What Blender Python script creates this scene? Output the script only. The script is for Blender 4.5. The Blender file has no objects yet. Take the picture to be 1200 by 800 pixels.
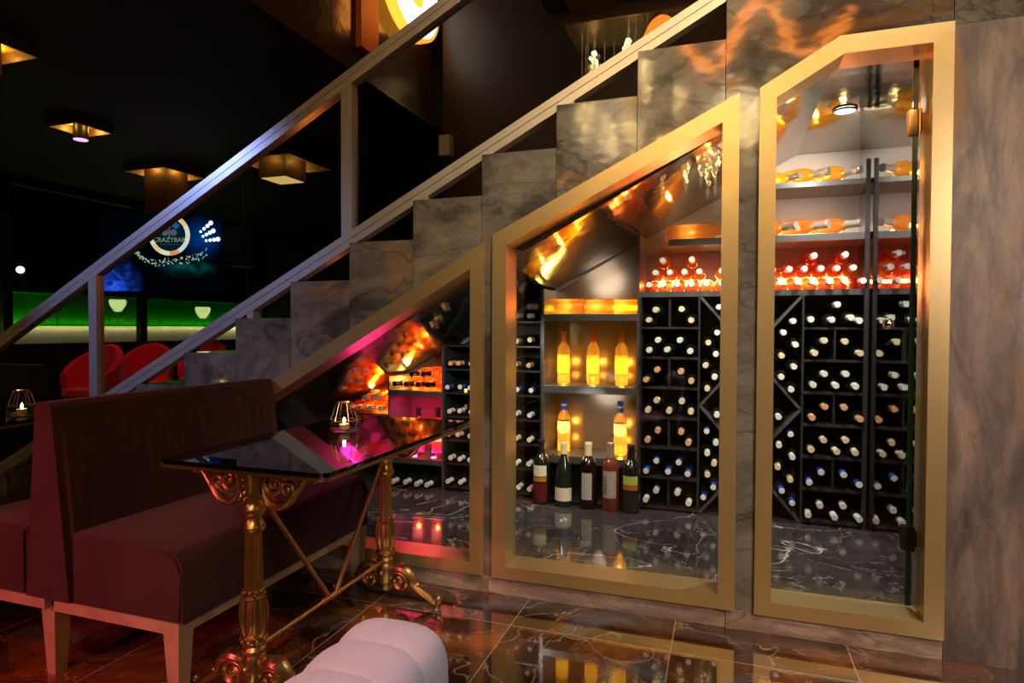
import bpy, bmesh, math, random
from mathutils import Vector, Matrix, Euler
from mathutils.geometry import delaunay_2d_cdt
random.seed(7)
PI = math.pi
sc = bpy.context.scene
COL = sc.collection

# ------------------------------------------------------------------ camera
H = 1.1472
D = 2.52
cam = bpy.data.cameras.new('camera')
cam.sensor_width = 36.0
cam.lens = 36.0 * 735.45 / 1200.0
cam.clip_start = 0.02
cam_o = bpy.data.objects.new('camera', cam)
COL.objects.link(cam_o)
yaw, pitch, roll = math.radians(18.731), math.radians(-1.2507), math.radians(0.1773)
fw = Vector((-math.sin(yaw) * math.cos(pitch), math.cos(yaw) * math.cos(pitch), math.sin(pitch)))
r0 = Vector((math.cos(yaw), math.sin(yaw), 0))
u0 = r0.cross(fw)
rt = r0 * math.cos(roll) + u0 * math.sin(roll)
up = -r0 * math.sin(roll) + u0 * math.cos(roll)
M3 = Matrix((rt, up, -fw)).transposed()
cam_o.matrix_world = Matrix.Translation((0, -D, H)) @ M3.to_4x4()
sc.camera = cam_o

# ------------------------------------------------------------------ materials
def new_mat(name):
    m = bpy.data.materials.new(name)
    m.use_nodes = True
    nt = m.node_tree
    for n in list(nt.nodes):
        nt.nodes.remove(n)
    out = nt.nodes.new('ShaderNodeOutputMaterial')
    return m, nt, out

class G:
    """tiny helper for node graphs"""
    def __init__(s, nt):
        s.nt = nt
    def n(s, t, **kw):
        nd = s.nt.nodes.new('ShaderNode' + t)
        for k, v in kw.items():
            if k.startswith('i_'):
                key = k[2:]
                key = int(key) if key.isdigit() else key.replace('_', ' ')
                s.put(nd.inputs[key], v)
            else:
                setattr(nd, k, v)
        return nd
    def put(s, sock, v):
        if hasattr(v, 'bl_rna') and isinstance(v, bpy.types.NodeSocket):
            s.nt.links.new(v, sock)
        else:
            if isinstance(v, (tuple, list)) and len(v) == 3 and sock.type == 'RGBA':
                v = (*v, 1)
            sock.default_value = v
    def math(s, op, a, b=0.0, c=None):
        nd = s.n('Math', operation=op)
        s.put(nd.inputs[0], a); s.put(nd.inputs[1], b)
        if c is not None: s.put(nd.inputs[2], c)
        return nd.outputs[0]
    def ramp(s, fac, stops):
        nd = s.n('ValToRGB')
        s.put(nd.inputs[0], fac)
        cr = nd.color_ramp
        while len(cr.elements) > len(stops): cr.elements.remove(cr.elements[-1])
        while len(cr.elements) < len(stops): cr.elements.new(0.5)
        for e, (p, c) in zip(cr.elements, stops):
            e.position = p
            e.color = (*c, 1) if len(c) == 3 else c
        return nd.outputs[0]
    def mix(s, fac, a, b, mode='MIX'):
        nd = s.n('MixRGB', blend_type=mode)
        s.put(nd.inputs[0], fac); s.put(nd.inputs[1], a); s.put(nd.inputs[2], b)
        return nd.outputs[0]

def principled(name, col, rough=0.5, metal=0.0, spec=0.5, coat=0.0, sheen=0.0, bump=None, var=None, emit=None, es=1.0):
    m, nt, out = new_mat(name)
    g = G(nt)
    b = g.n('BsdfPrincipled')
    b.inputs['Base Color'].default_value = (*col, 1)
    b.inputs['Roughness'].default_value = rough
    b.inputs['Metallic'].default_value = metal
    b.inputs['Specular IOR Level'].default_value = spec
    b.inputs['Coat Weight'].default_value = coat
    b.inputs['Coat Roughness'].default_value = 0.05
    b.inputs['Sheen Weight'].default_value = sheen
    if emit:
        b.inputs['Emission Color'].default_value = (*emit, 1)
        b.inputs['Emission Strength'].default_value = es
    tc = g.n('TexCoord')
    if var:
        sc_, amt = var
        nz = g.n('TexNoise', i_Scale=sc_, i_Detail=5.0)
        nt.links.new(tc.outputs['Object'], nz.inputs['Vector'])
        c = g.mix(amt, col, g.ramp(nz.outputs[0], [(0.3, tuple(x * .4 for x in col)), (0.7, tuple(min(1, x * 1.5) for x in col))]))
        nt.links.new(c, b.inputs['Base Color'])
    if bump:
        sc_, st, dist = bump
        nz = g.n('TexNoise', i_Scale=sc_, i_Detail=3.0)
        nt.links.new(tc.outputs['Object'], nz.inputs['Vector'])
        bp = g.n('Bump', i_Strength=st, i_Distance=dist)
        nt.links.new(nz.outputs[0], bp.inputs['Height'])
        nt.links.new(bp.outputs[0], b.inputs['Normal'])
    nt.links.new(b.outputs[0], out.inputs[0])
    return m

def emission(name, col, s):
    m, nt, out = new_mat(name)
    e = nt.nodes.new('ShaderNodeEmission')
    e.inputs[0].default_value = (*col, 1)
    e.inputs[1].default_value = s
    nt.links.new(e.outputs[0], out.inputs[0])
    return m

def thin_fresnel(g, ior):
    """the same reflectance from both sides of a thin wall"""
    ge = g.n('NewGeometry')
    i = g.math('ADD', g.math('MULTIPLY', ge.outputs['Backfacing'], 1 / ior - ior), ior)
    fr = g.n('Fresnel')
    g.put(fr.inputs[0], i)
    return fr.outputs[0]

def clear_glass(name, tint=(0.96, 0.98, 0.97), refl=1.0, rough=0.0):
    m, nt, out = new_mat(name)
    g = G(nt)
    fac = g.math('MULTIPLY', thin_fresnel(g, 1.5), refl)
    t = g.n('BsdfTransparent'); t.inputs[0].default_value = (*tint, 1)
    gl = g.n('BsdfGlossy'); gl.inputs['Roughness'].default_value = rough
    mx = g.n('MixShader')
    nt.links.new(fac, mx.inputs[0]); nt.links.new(t.outputs[0], mx.inputs[1]); nt.links.new(gl.outputs[0], mx.inputs[2])
    nt.links.new(mx.outputs[0], out.inputs[0])
    return m

def wine_glass_mat(name, tint, scatter, sc_amt=0.3):
    """bottle full of clear rose or white wine: tinted see-through, a little cloudiness, glossy skin"""
    m, nt, out = new_mat(name)
    g = G(nt)
    t = g.n('BsdfTransparent'); t.inputs[0].default_value = (*tint, 1)
    tl = g.n('BsdfTranslucent'); tl.inputs[0].default_value = (*scatter, 1)
    df = g.n('BsdfDiffuse'); df.inputs[0].default_value = (*scatter, 1)
    m0 = g.n('MixShader', i_0=0.35)
    nt.links.new(tl.outputs[0], m0.inputs[1]); nt.links.new(df.outputs[0], m0.inputs[2])
    m1 = g.n('MixShader', i_0=sc_amt)
    nt.links.new(t.outputs[0], m1.inputs[1]); nt.links.new(m0.outputs[0], m1.inputs[2])
    fr = thin_fresnel(g, 1.45)
    gl = g.n('BsdfGlossy'); gl.inputs['Roughness'].default_value = 0.03
    m2 = g.n('MixShader')
    nt.links.new(fr, m2.inputs[0]); nt.links.new(m1.outputs[0], m2.inputs[1]); nt.links.new(gl.outputs[0], m2.inputs[2])
    nt.links.new(m2.outputs[0], out.inputs[0])
    return m

def paper_label(name, col, trans=0.5):
    m, nt, out = new_mat(name)
    g = G(nt)
    tc = g.n('TexCoord')
    nz = g.n('TexNoise', i_Scale=60.0, i_Detail=2.0)
    nt.links.new(tc.outputs['Object'], nz.inputs['Vector'])
    c = g.mix(0.25, col, g.ramp(nz.outputs[0], [(0.42, tuple(x * .6 for x in col)), (0.58, col)]))
    d = g.n('BsdfDiffuse'); t = g.n('BsdfTranslucent')
    nt.links.new(c, d.inputs[0]); nt.links.new(c, t.inputs[0])
    mx = g.n('MixShader', i_0=trans)
    nt.links.new(d.outputs[0], mx.inputs[1]); nt.links.new(t.outputs[0], mx.inputs[2])
    nt.links.new(mx.outputs[0], out.inputs[0])
    return m

def stone(name, stops, vein, stretch=(1, 1, 1), rot=(0, 0, 0), scale=2.2, rough=(0.10, 0.28), wavy=0.05, rust=None, dist=1.6, coat=0.3):
    """polished natural stone, every slab cut from another place of the block"""
    m, nt, out = new_mat(name)
    g = G(nt)
    tc = g.n('TexCoord'); oi = g.n('ObjectInfo')
    off = g.n('CombineXYZ')
    for i, k in enumerate((37.0, 91.0, 53.0)):
        g.put(off.inputs[i], g.math('MULTIPLY', oi.outputs['Random'], k))
    mp = g.n('Mapping'); mp.inputs['Rotation'].default_value = rot; mp.inputs['Scale'].default_value = stretch
    nt.links.new(tc.outputs['Object'], mp.inputs[0])
    va = g.n('VectorMath', operation='ADD')
    nt.links.new(mp.outputs[0], va.inputs[0]); nt.links.new(off.outputs[0], va.inputs[1])
    V = va.outputs[0]
    n1 = g.n('TexNoise', i_Scale=scale, i_Detail=9.0, i_Roughness=0.62, i_Distortion=dist)
    n2 = g.n('TexNoise', i_Scale=scale * .8, i_Detail=4.0, i_Roughness=0.5, i_Distortion=dist * .9)
    n3 = g.n('TexNoise', i_Scale=scale * 9, i_Detail=6.0, i_Roughness=0.7)
    for n_ in (n1, n2, n3): nt.links.new(V, n_.inputs['Vector'])
    c = g.ramp(n1.outputs[0], stops)
    if rust:
        n4 = g.n('TexNoise', i_Scale=scale * .7, i_Detail=6.0, i_Distortion=2.0)
        sh = g.n('VectorMath', operation='ADD'); nt.links.new(V, sh.inputs[0]); sh.inputs[1].default_value = (11.3, 4.1, 7.7)
        nt.links.new(sh.outputs[0], n4.inputs['Vector'])
        lo, hi, rc = rust
        c = g.mix(g.ramp(n4.outputs[0], [(lo, (0, 0, 0)), (hi, (1, 1, 1))]), c, rc)
    c = g.mix(0.35, c, g.ramp(n3.outputs[0], [(0.35, (.25, .25, .25)), (0.65, (1, 1, 1))]), 'MULTIPLY')
    for vc, width, amt, src in vein:
        nn = n2 if src == 0 else n1
        d = g.math('ABSOLUTE', g.math('SUBTRACT', nn.outputs[0], 0.5 if src == 0 else 0.47))
        f = g.ramp(g.math('DIVIDE', d, width), [(0.0, (amt, amt, amt)), (1.0, (0, 0, 0))])
        c = g.mix(f, c, vc)
    b = g.n('BsdfPrincipled')
    nt.links.new(c, b.inputs['Base Color'])
    b.inputs['Coat Weight'].default_value = coat
    b.inputs['Coat Roughness'].default_value = 0.06
    rr = g.n('MapRange'); nt.links.new(n3.outputs[0], rr.inputs[0])
    rr.inputs[3].default_value, rr.inputs[4].default_value = rough
    nt.links.new(rr.outputs[0], b.inputs['Roughness'])
    if wavy:
        nw = g.n('TexNoise', i_Scale=5.0, i_Detail=2.0)
        nt.links.new(V, nw.inputs['Vector'])
        bp = g.n('Bump', i_Strength=wavy, i_Distance=0.05)
        nt.links.new(nw.outputs[0], bp.inputs['Height']); nt.links.new(bp.outputs[0], b.inputs['Normal'])
        nt.links.new(bp.outputs[0], b.inputs['Coat Normal'])
    nt.links.new(b.outputs[0], out.inputs[0])
    return m

def floor_mat():
    m, nt, out = new_mat('floor_tiles')
    g = G(nt)
    tc = g.n('TexCoord')
    sx = g.n('SeparateXYZ'); nt.links.new(tc.outputs['Object'], sx.inputs[0])
    gx = g.math('DIVIDE', g.math('ADD', sx.outputs[0], 0.172 + 60), 0.6)
    gy = g.math('DIVIDE', g.math('ADD', sx.outputs[1], 0.25 + 120), 1.2)
    def joint(v, w):
        fr = g.math('FRACT', v)
        d = g.math('MINIMUM', fr, g.math('SUBTRACT', 1.0, fr))
        return g.math('LESS_THAN', d, w)
    j = g.math('MAXIMUM', joint(gx, .0035), joint(gy, .00175))
    cid = g.n('CombineXYZ'); g.put(cid.inputs[0], g.math('FLOOR', gx)); g.put(cid.inputs[1], g.math('FLOOR', gy))
    wn = g.n('TexWhiteNoise', noise_dimensions='3D'); nt.links.new(cid.outputs[0], wn.inputs[0])
    sc3 = g.n('VectorMath', operation='SCALE'); nt.links.new(wn.outputs['Color'], sc3.inputs[0]); sc3.inputs['Scale'].default_value = 40.0
    va = g.n('VectorMath', operation='ADD'); nt.links.new(tc.outputs['Object'], va.inputs[0]); nt.links.new(sc3.outputs[0], va.inputs[1])
    V = va.outputs[0]
    n1 = g.n('TexNoise', i_Scale=1.9, i_Detail=9.0, i_Roughness=.62, i_Distortion=1.2)
    n2 = g.n('TexNoise', i_Scale=1.5, i_Detail=5.0, i_Roughness=.5, i_Distortion=.9)
    n3 = g.n('TexNoise', i_Scale=1.7, i_Detail=7.0, i_Roughness=.6, i_Distortion=1.5)
    for n_ in (n1, n2, n3): nt.links.new(V, n_.inputs['Vector'])
    c = g.ramp(n1.outputs[0], [(0.28, (.010, .005, .003)), (0.44, (.045, .018, .008)), (0.54, (.13, .042, .014)), (0.66, (.34, .11, .025)), (0.8, (.44, .19, .08))])
    c = g.mix(g.ramp(n3.outputs[0], [(0.55, (0, 0, 0)), (0.66, (.9, .9, .9))]), c, (.10, .10, .14))
    d = g.math('ABSOLUTE', g.math('SUBTRACT', n2.outputs[0], 0.5))
    c = g.mix(g.ramp(d, [(0.0, (.6, .6, .6)), (0.006, (0, 0, 0))]), c, (.55, .40, .30))
    d = g.math('ABSOLUTE', g.math('SUBTRACT', n1.outputs[0], 0.55))
    c = g.mix(g.ramp(d, [(0.0, (.4, .4, .4)), (0.004, (0, 0, 0))]), c, (.6, .5, .42))
    c = g.mix(j, c, (.42, .33, .26))
    b = g.n('BsdfPrincipled')
    nt.links.new(c, b.inputs['Base Color'])
    b.inputs['Specular IOR Level'].default_value = 0.7
    b.inputs['Coat Weight'].default_value = 1.0; b.inputs['Coat Roughness'].default_value = 0.012; b.inputs['Coat IOR'].default_value = 1.75
    g.put(b.inputs['Roughness'], g.math('ADD', g.math('MULTIPLY', j, .4), 0.10))
    nt.links.new(b.outputs[0], out.inputs[0])
    return m

def brushed_brass(name, col, rough, metal, axis_scale=(4, 4, 300)):
    m, nt, out = new_mat(name)
    g = G(nt)
    tc = g.n('TexCoord')
    nz = g.n('TexNoise', i_Scale=35.0, i_Detail=3.0)
    nt.links.new(tc.outputs['Object'], nz.inputs['Vector'])
    b = g.n('BsdfPrincipled')
    b.inputs['Base Color'].default_value = (*col, 1)
    b.inputs['Metallic'].default_value = metal
    r = g.math('ADD', g.math('MULTIPLY', nz.outputs[0], .08), rough - .04)
    g.put(b.inputs['Roughness'], r)
    nt.links.new(b.outputs[0], out.inputs[0])
    return m

MAT = dict(
    floor=floor_mat(),
    stone=stone('grey_brown_marble', [(0.25, (.030, .027, .026)), (0.42, (.10, .092, .088)), (0.55, (.21, .19, .175)), (0.7, (.31, .27, .235)), (0.85, (.46, .42, .38))],
                [((.045, .035, .028), .014, .55, 0), ((.4, .3, .2), .010, .25, 1)], stretch=(1.1, 1, 1.9), rot=(0, .5, 0), scale=1.7, rust=(0.60, 0.76, (.36, .18, .06)), rough=(.05, .13), dist=1.1, coat=.5, wavy=.025),
    stone_tall=stone('brown_streaked_marble', [(0.28, (.06, .048, .05)), (0.42, (.15, .115, .11)), (0.54, (.26, .195, .175)), (0.68, (.40, .28, .23)), (0.82, (.56, .43, .36))],
                [((.06, .035, .03), .016, .35, 0)], stretch=(2.0, 1, .6), rot=(0, .18, 0), scale=2.2, rust=(0.56, 0.74, (.26, .13, .05)), rough=(.38, .55), coat=0),
    stone_base=stone('pink_grey_marble', [(0.25, (.16, .11, .10)), (0.45, (.34, .24, .21)), (0.6, (.55, .41, .35)), (0.8, (.66, .52, .45))],
                [((.06, .03, .03), .02, .6, 0)], stretch=(.8, 1, 3), rot=(0, .35, 0), scale=2.5, rough=(.2, .4)),
    black_marble=stone('black_marble', [(0.25, (.020, .018, .018)), (0.5, (.050, .045, .045)), (0.65, (.088, .078, .078)), (0.85, (.15, .135, .135))],
                [((.6, .58, .6), .006, .85, 0), ((.5, .47, .47), .004, .6, 1)], scale=2.0, rough=(.05, .14), wavy=0, dist=1.2, coat=.4),
    gold=brushed_brass('champagne_brass', (.70, .53, .26), .34, .75),
    brass=brushed_brass('antique_brass', (.58, .36, .15), .31, .95),
    rail=principled('satin_aluminium', (.66, .62, .58), .34, .6),
    rail_inner=principled('rail_shadow_gap', (.10, .07, .05), .5, .3),
    glass=clear_glass('pane_glass', (.97, .985, .975), 1.25),
    rail_glass=clear_glass('railing_glass', (.80, .82, .80), 1.3),
    glass_edge=principled('green_glass_edge', (.01, .06, .045), .1, 0, .6),
    mirror=principled('grey_mirror', (.42, .41, .40), .04, 1.0, bump=(9, .04, .02)),
    ceil_mirror=principled('smoked_mirror', (.34, .31, .27), .09, 1.0, bump=(5, .07, .05)),
    bronze=principled('bronze_panel', (.26, .20, .15), .20, .55),
    backpanel=principled('taupe_back_panel', (.42, .39, .37), .5, .2, .3),
    rack=principled('black_rack_laminate', (.028, .027, .028), .32),
    rack_edge=principled('grey_shelf_edge', (.11, .105, .10), .30, .3),
    void=principled('black_paint', (.004, .004, .004), .6),
    wine_dark=principled('dark_green_bottle_glass', (.008, .014, .009), .12, 0, .8, coat=.6),
    wine_red=principled('dark_red_bottle_glass', (.014, .003, .003), .06, 0, .6, coat=.3),
    rose=wine_glass_mat('rose_wine_bottle', (1.0, .66, .34), (1.0, .40, .12), .15),
    rose_red=wine_glass_mat('deep_rose_wine_bottle', (1.0, .48, .28), (1.0, .24, .12), .15),
    rose_lit=wine_glass_mat('lit_rose_wine_bottle', (1.0, .60, .24), (1.0, .42, .10), .35),
    amber=wine_glass_mat('amber_wine_bottle', (1.0, .68, .18), (1.0, .55, .08), .35),
    rose_still=wine_glass_mat('pale_rose_magnum', (.85, .35, .22), (.6, .22, .12), .45),
    cap_white=principled('white_capsule', (.82, .80, .72), .35),
    cap_cream=principled('cream_capsule', (.80, .66, .42), .35),
    cap_orange=principled('copper_capsule', (.78, .42, .20), .35),
    cap_blue=principled('blue_capsule', (.02, .09, .62), .3),
    cap_silver=principled('silver_capsule', (.55, .46, .42), .3, .6),
    cap_black=principled('black_capsule', (.01, .01, .01), .3),
    label_yellow=paper_label('glowing_yellow_label', (1.0, .88, .12), .7),
    label_white=paper_label('white_label', (.96, .92, .78), .6),
    label_cream=paper_label('cream_label', (.80, .74, .55), .1),
    label_grey=paper_label('grey_label', (.50, .46, .40), .1),
    label_taupe=paper_label('taupe_label', (.48, .40, .35), .1),
    label_green=paper_label('lime_label', (.62, .66, .10), .1),
    label_maroon=paper_label('maroon_label', (.11, .015, .02), .0),
    label_orange=paper_label('orange_label', (.55, .16, .02), .0),
    ink=principled('label_ink', (.05, .03, .03), .6),
    led_warm=emission('warm_led', (1, .66, .28), 30),
    led_pink=emission('magenta_led', (1, .08, .75), 30),
    led_white=emission('white_downlight', (1, .92, .82), 14),
    strip_amber=emission('amber_led_strip', (1, .62, .25), 3.5),
    strip_white=emission('white_led_strip', (1, .80, .50), 9),
    velvet=principled('plum_velvet', (.058, .019, .025), .8, 0, .2, sheen=.12, var=(6, .3)),
    velvet_dark=principled('dark_green_velvet', (.012, .016, .014), .8, 0, .3, sheen=.3),
    wood=principled('pale_oak', (.50, .34, .22), .45, var=(10, .3)),
    black_glass=principled('black_glass_top', (.003, .003, .003), .02, 0, .8, coat=.5),
    chair_velvet=principled('pale_lilac_velvet', (.64, .53, .58), .8, 0, .2, sheen=.4, var=(14, .12), bump=(60, .08, .01)),
    red_velvet=principled('red_velvet', (.50, .012, .03), .7, 0, .3, sheen=.3),
    chrome=principled('chrome', (.75, .72, .68), .12, 1.0),
    dark_metal=principled('dark_metal', (.02, .018, .018), .4, .4),
    candle=emission('candle_flame', (1, .55, .15), 60),
    wax=principled('candle_wax', (.8, .6, .35), .5),
    holder_glass=clear_glass('candle_glass', (.92, .90, .86), 2.0),
    rose_gold=principled('rose_gold_wire', (.85, .50, .30), .22, 1.0),
    dark_plaster=principled('near_black_plaster', (.011, .009, .008), .7),
    brown_panel=principled('glossy_brown_panel', (.050, .026, .022), .16, 0, .6, bump=(4, .10, .05)),
    brown_wall=principled('dark_brown_wall', (.040, .022, .016), .4),
    orange_panel=principled('orange_lit_colour', (.75, .17, .03), .5),  # orange light on the pilaster is put into this colour
    gold_inside=principled('gold_leaf_tray', (.80, .50, .12), .4, .4),
    lamp_box=principled('mauve_lamp_box', (.11, .06, .06), .5),
    neon_face=emission('sign_white_face', (1, .90, .80), 3.2),
    neon_side=emission('sign_orange_side', (1, .36, .03), 2.2),
    frost_green=None, cream_wall=principled('cream_ledge', (.75, .70, .55), .6),
    night=principled('night_backdrop', (.002, .002, .003), .9),
    globe=emission('street_globe', (1, .85, .55), 9.0),
    amber_mark=emission('amber_reflection_glow', (1, .50, .08), 1.0),
    far_light=emission('far_white_light', (.75, 1, .90), 3.0),
)
def frost():
    m, nt, out = new_mat('green_tinted_glass')
    g = G(nt)
    d = g.n('BsdfDiffuse'); d.inputs[0].default_value = (.06, .60, .05, 1)
    t = g.n('BsdfTransparent'); t.inputs[0].default_value = (.80, .95, .72, 1)
    mx = g.n('MixShader', i_0=.5)
    nt.links.new(d.outputs[0], mx.inputs[1]); nt.links.new(t.outputs[0], mx.inputs[2])
    nt.links.new(mx.outputs[0], out.inputs[0])
    return m
MAT['frost_green'] = frost()

# ------------------------------------------------------------------ mesh helpers (world coordinates unless a part's root says otherwise)
def BM(): return bmesh.new()

def box(bm, x0, x1, y0, y1, z0, z1, bev=0.0, mtx=None):
    r = bmesh.ops.create_cube(bm, size=1.0)
    vs = r['verts']
    for v in vs:
        v.co = Vector(((x0 + x1) / 2 + v.co.x * (x1 - x0), (y0 + y1) / 2 + v.co.y * (y1 - y0), (z0 + z1) / 2 + v.co.z * (z1 - z0)))
    if bev > 0:
        es = list({e for v in vs for e in v.link_edges})
        b = bmesh.ops.bevel(bm, geom=es, offset=bev, segments=2, affect='EDGES', profile=.6)
        vs = list({v for f in b['faces'] for v in f.verts} | {v for v in vs if v.is_valid})
    if mtx is not None:
        bmesh.ops.transform(bm, matrix=mtx, verts=[v for v in vs if v.is_valid])
    return vs

def prism(bm, poly, y0, y1, axis='y'):
    """polygon in (x,z) extruded along y (or (y,z) along x, (x,y) along z)"""
    def P(a, b, t):
        return (a, t, b) if axis == 'y' else ((t, a, b) if axis == 'x' else (a, b, t))
    A = [bm.verts.new(P(a, b, y0)) for a, b in poly]
    B = [bm.verts.new(P(a, b, y1)) for a, b in poly]
    n = len(poly)
    bm.faces.new(A); bm.faces.new(list(reversed(B)))
    for i in range(n):
        bm.faces.new((A[i], B[i], B[(i + 1) % n], A[(i + 1) % n]))
    return A + B

def ring_prism(bm, outer, inner, y0, y1):
    n = len(outer)
    v = {}
    for nm, poly in (('o', outer), ('i', inner)):
        for k, y in ((0, y0), (1, y1)):
            v[nm, k] = [bm.verts.new((a, y, b)) for a, b in poly]
    for i in range(n):
        j = (i + 1) % n
        bm.faces.new((v['o', 0][i], v['o', 0][j], v['i', 0][j], v['i', 0][i]))
        bm.faces.new((v['o', 1][j], v['o', 1][i], v['i', 1][i], v['i', 1][j]))
        bm.faces.new((v['o', 0][j], v['o', 0][i], v['o', 1][i], v['o', 1][j]))
        bm.faces.new((v['i', 0][i], v['i', 0][j], v['i', 1][j], v['i', 1][i]))

def lathe(bm, prof, seg=24, c=(0, 0, 0), flute=None):
    rings = []
    for r, z in prof:
        if r < 1e-6:
            rings.append([bm.verts.new((c[0], c[1], c[2] + z))])
            continue
        ring = []
        for i in range(seg):
            a = 2 * PI * i / seg
            rr = r
            if flute and flute[0] <= z <= flute[1]:
                rr = r * (1 - flute[3] * (0.5 + 0.5 * math.cos(flute[2] * a)))
            ring.append(bm.verts.new((c[0] + rr * math.cos(a), c[1] + rr * math.sin(a), c[2] + z)))
        rings.append(ring)
    for A, B in zip(rings, rings[1:]):
        if len(A) == 1 and len(B) == 1: continue
        if len(A) == 1:
            for i in range(seg): bm.faces.new((A[0], B[i], B[(i + 1) % seg]))
        elif len(B) == 1:
            for i in range(seg): bm.faces.new((A[i], B[0], A[(i + 1) % seg]))
        else:
            for i in range(seg): bm.faces.new((A[i], B[i], B[(i + 1) % seg], A[(i + 1) % seg]))
    for rg, flip in ((rings[0], True), (rings[-1], False)):
        if len(rg) > 1:
            bm.faces.new(list(reversed(rg)) if flip else rg)

def tube(bm, pts, rad, seg=10, flat=None):
    """swept tube through pts; rad a number or a list; flat=(axis, k) squeezes across an axis"""
    pts = [Vector(p) for p in pts]
    n = len(pts)
    rads = rad if isinstance(rad, (list, tuple)) else [rad] * n
    rings = []
    ref = None
    for i, p in enumerate(pts):
        t = (pts[min(i + 1, n - 1)] - pts[max(i - 1, 0)]).normalized()
        if ref is None:
            ref = Vector((0, 1, 0)) if abs(t.y) < .9 else Vector((1, 0, 0))
        a = (ref - t * ref.dot(t)).normalized()
        b = t.cross(a)
        ref = a
        ring = []
        for k in range(seg):
            an = 2 * PI * k / seg
            ring.append(bm.verts.new(p + a * (math.cos(an) * rads[i] * (flat or 1.0)) + b * (math.sin(an) * rads[i])))
        rings.append(ring)
    for A, B in zip(rings, rings[1:]):
        for k in range(seg): bm.faces.new((A[k], A[(k + 1) % seg], B[(k + 1) % seg], B[k]))
    bm.faces.new(list(reversed(rings[0]))); bm.faces.new(rings[-1])

def ball(bm, c, r, seg=12, sz=1.0):
    res = bmesh.ops.create_uvsphere(bm, u_segments=seg, v_segments=max(6, seg // 2), radius=r)
    for v in res['verts']:
        v.co = Vector((v.co.x + c[0], v.co.y + c[1], v.co.z * sz + c[2]))

def smooth_by_angle(me, ang=35):
    me.shade_smooth() if hasattr(me, 'shade_smooth') else None
    try:
        me.set_sharp_from_angle(angle=math.radians(ang))
    except Exception:
        pass

def finish(bm, name, mats, root=None, smooth=True, local=False):
    """link bm as one mesh object; with a root its vertices are given in world space (root has no rotation) unless local"""
    bmesh.ops.recalc_face_normals(bm, faces=bm.faces[:])
    me = bpy.data.meshes.new(name)
    if root is not None and not local:
        bmesh.ops.translate(bm, vec=-Vector(root.location), verts=bm.verts[:])
    bm.to_mesh(me); bm.free()
    for m in (mats if isinstance(mats, (list, tuple)) else [mats]):
        me.materials.append(MAT[m] if isinstance(m, str) else m)
    if smooth: smooth_by_angle(me)
    o = bpy.data.objects.new(name, me)
    COL.objects.link(o)
    if root is not None: o.parent = root
    return o

def abs_loc(o):
    v = Vector(o.location)
    while o.parent: o = o.parent; v += Vector(o.location)
    return v

def tag(o, label, cat, group=None, kind=None):
    o['label'] = label; o['category'] = cat
    if group: o['group'] = group
    if kind: o['kind'] = kind
    return o

def thing(name, label, cat, loc=(0, 0, 0), group=None, kind=None):
    o = bpy.data.objects.new(name, None)
    o.empty_display_size = .1
    COL.objects.link(o)
    o.location = loc
    return tag(o, label, cat, group, kind)

def copy_tree(o, parent=None):
    c = o.copy(); COL.objects.link(c)
    if parent is not None: c.parent = parent
    for ch in list(o.children): copy_tree(ch, c)
    return c

def sub(bm, name, mats, part_obj, smooth=True):
    """sub-part: world-space verts, parented to a part whose own origin equals its root's"""
    root = part_obj.parent
    o = finish(bm, name, mats, root, smooth)
    o.parent = part_obj
    return o

def light(kind, name, loc, energy, col, size=.1, target=None, spot=60, blend=.4, shape=None, size_y=None, spread=None):
    l = bpy.data.lights.new(name, kind)
    l.energy = energy; l.color = col
    if kind == 'AREA':
        l.size = size
        if spread: l.spread = math.radians(spread)
        if size_y: l.shape = 'RECTANGLE'; l.size_y = size_y
    else:
        l.shadow_soft_size = size
    if kind == 'SPOT':
        l.spot_size = math.radians(spot); l.spot_blend = blend
    o = bpy.data.objects.new(name, l)
    COL.objects.link(o)
    o.location = loc
    if target is not None:
        o.rotation_euler = (Vector(target) - Vector(loc)).to_track_quat('-Z', 'Y').to_euler()
    return o

def text_mesh(s, size, depth=.002, align='CENTER'):
    cu = bpy.data.curves.new('txt', 'FONT')
    cu.body = s; cu.size = size; cu.extrude = depth; cu.align_x = align; cu.align_y = 'CENTER'
    o = bpy.data.objects.new('txt', cu); COL.objects.link(o)
    dg = bpy.context.evaluated_depsgraph_get()
    me = bpy.data.meshes.new_from_object(o.evaluated_get(dg))
    bm = bmesh.new(); bm.from_mesh(me)
    bpy.data.objects.remove(o); bpy.data.curves.remove(cu); bpy.data.meshes.remove(me)
    return bm

# ================================================================== SETTING
SX0, SZ0, TR, RI = -2.6394, 1.0169, 0.32915, 0.17425   # first visible stair: left edge, top, going, rise
CEIL_LO, CEIL_HI = 3.22, 5.0
XB = -2.85                                           # edge of the low ceiling

o = finish((lambda b: (box(b, -9.6, 4.5, -7.5, 9, -.1, 0), b)[1])(BM()), 'floor', 'floor', smooth=False)
tag(o, 'dark brown polished marble tile floor with rust veins', 'floor', kind='structure')
o = finish((lambda b: (box(b, -9.6, XB - .121, -7.5, 9, CEIL_LO, CEIL_LO + .12), b)[1])(BM()), 'ceiling', 'dark_plaster', smooth=False)
tag(o, 'low black ceiling over the left side of the room', 'ceiling', kind='structure')
o = finish((lambda b: (box(b, XB - .15, 4.5, -7.5, 9, CEIL_HI, CEIL_HI + .1), b)[1])(BM()), 'ceiling_upper', 'dark_plaster', smooth=False)
tag(o, 'high dark ceiling above the stairs', 'ceiling', kind='structure')
o = finish((lambda b: (box(b, XB - .12, XB, -7.5, 3.3, CEIL_LO - .02, CEIL_HI), b)[1])(BM()), 'wall_bulkhead', 'brown_panel', smooth=False)
tag(o, 'glossy brown bulkhead above the edge of the low ceiling', 'wall', kind='structure')
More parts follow.
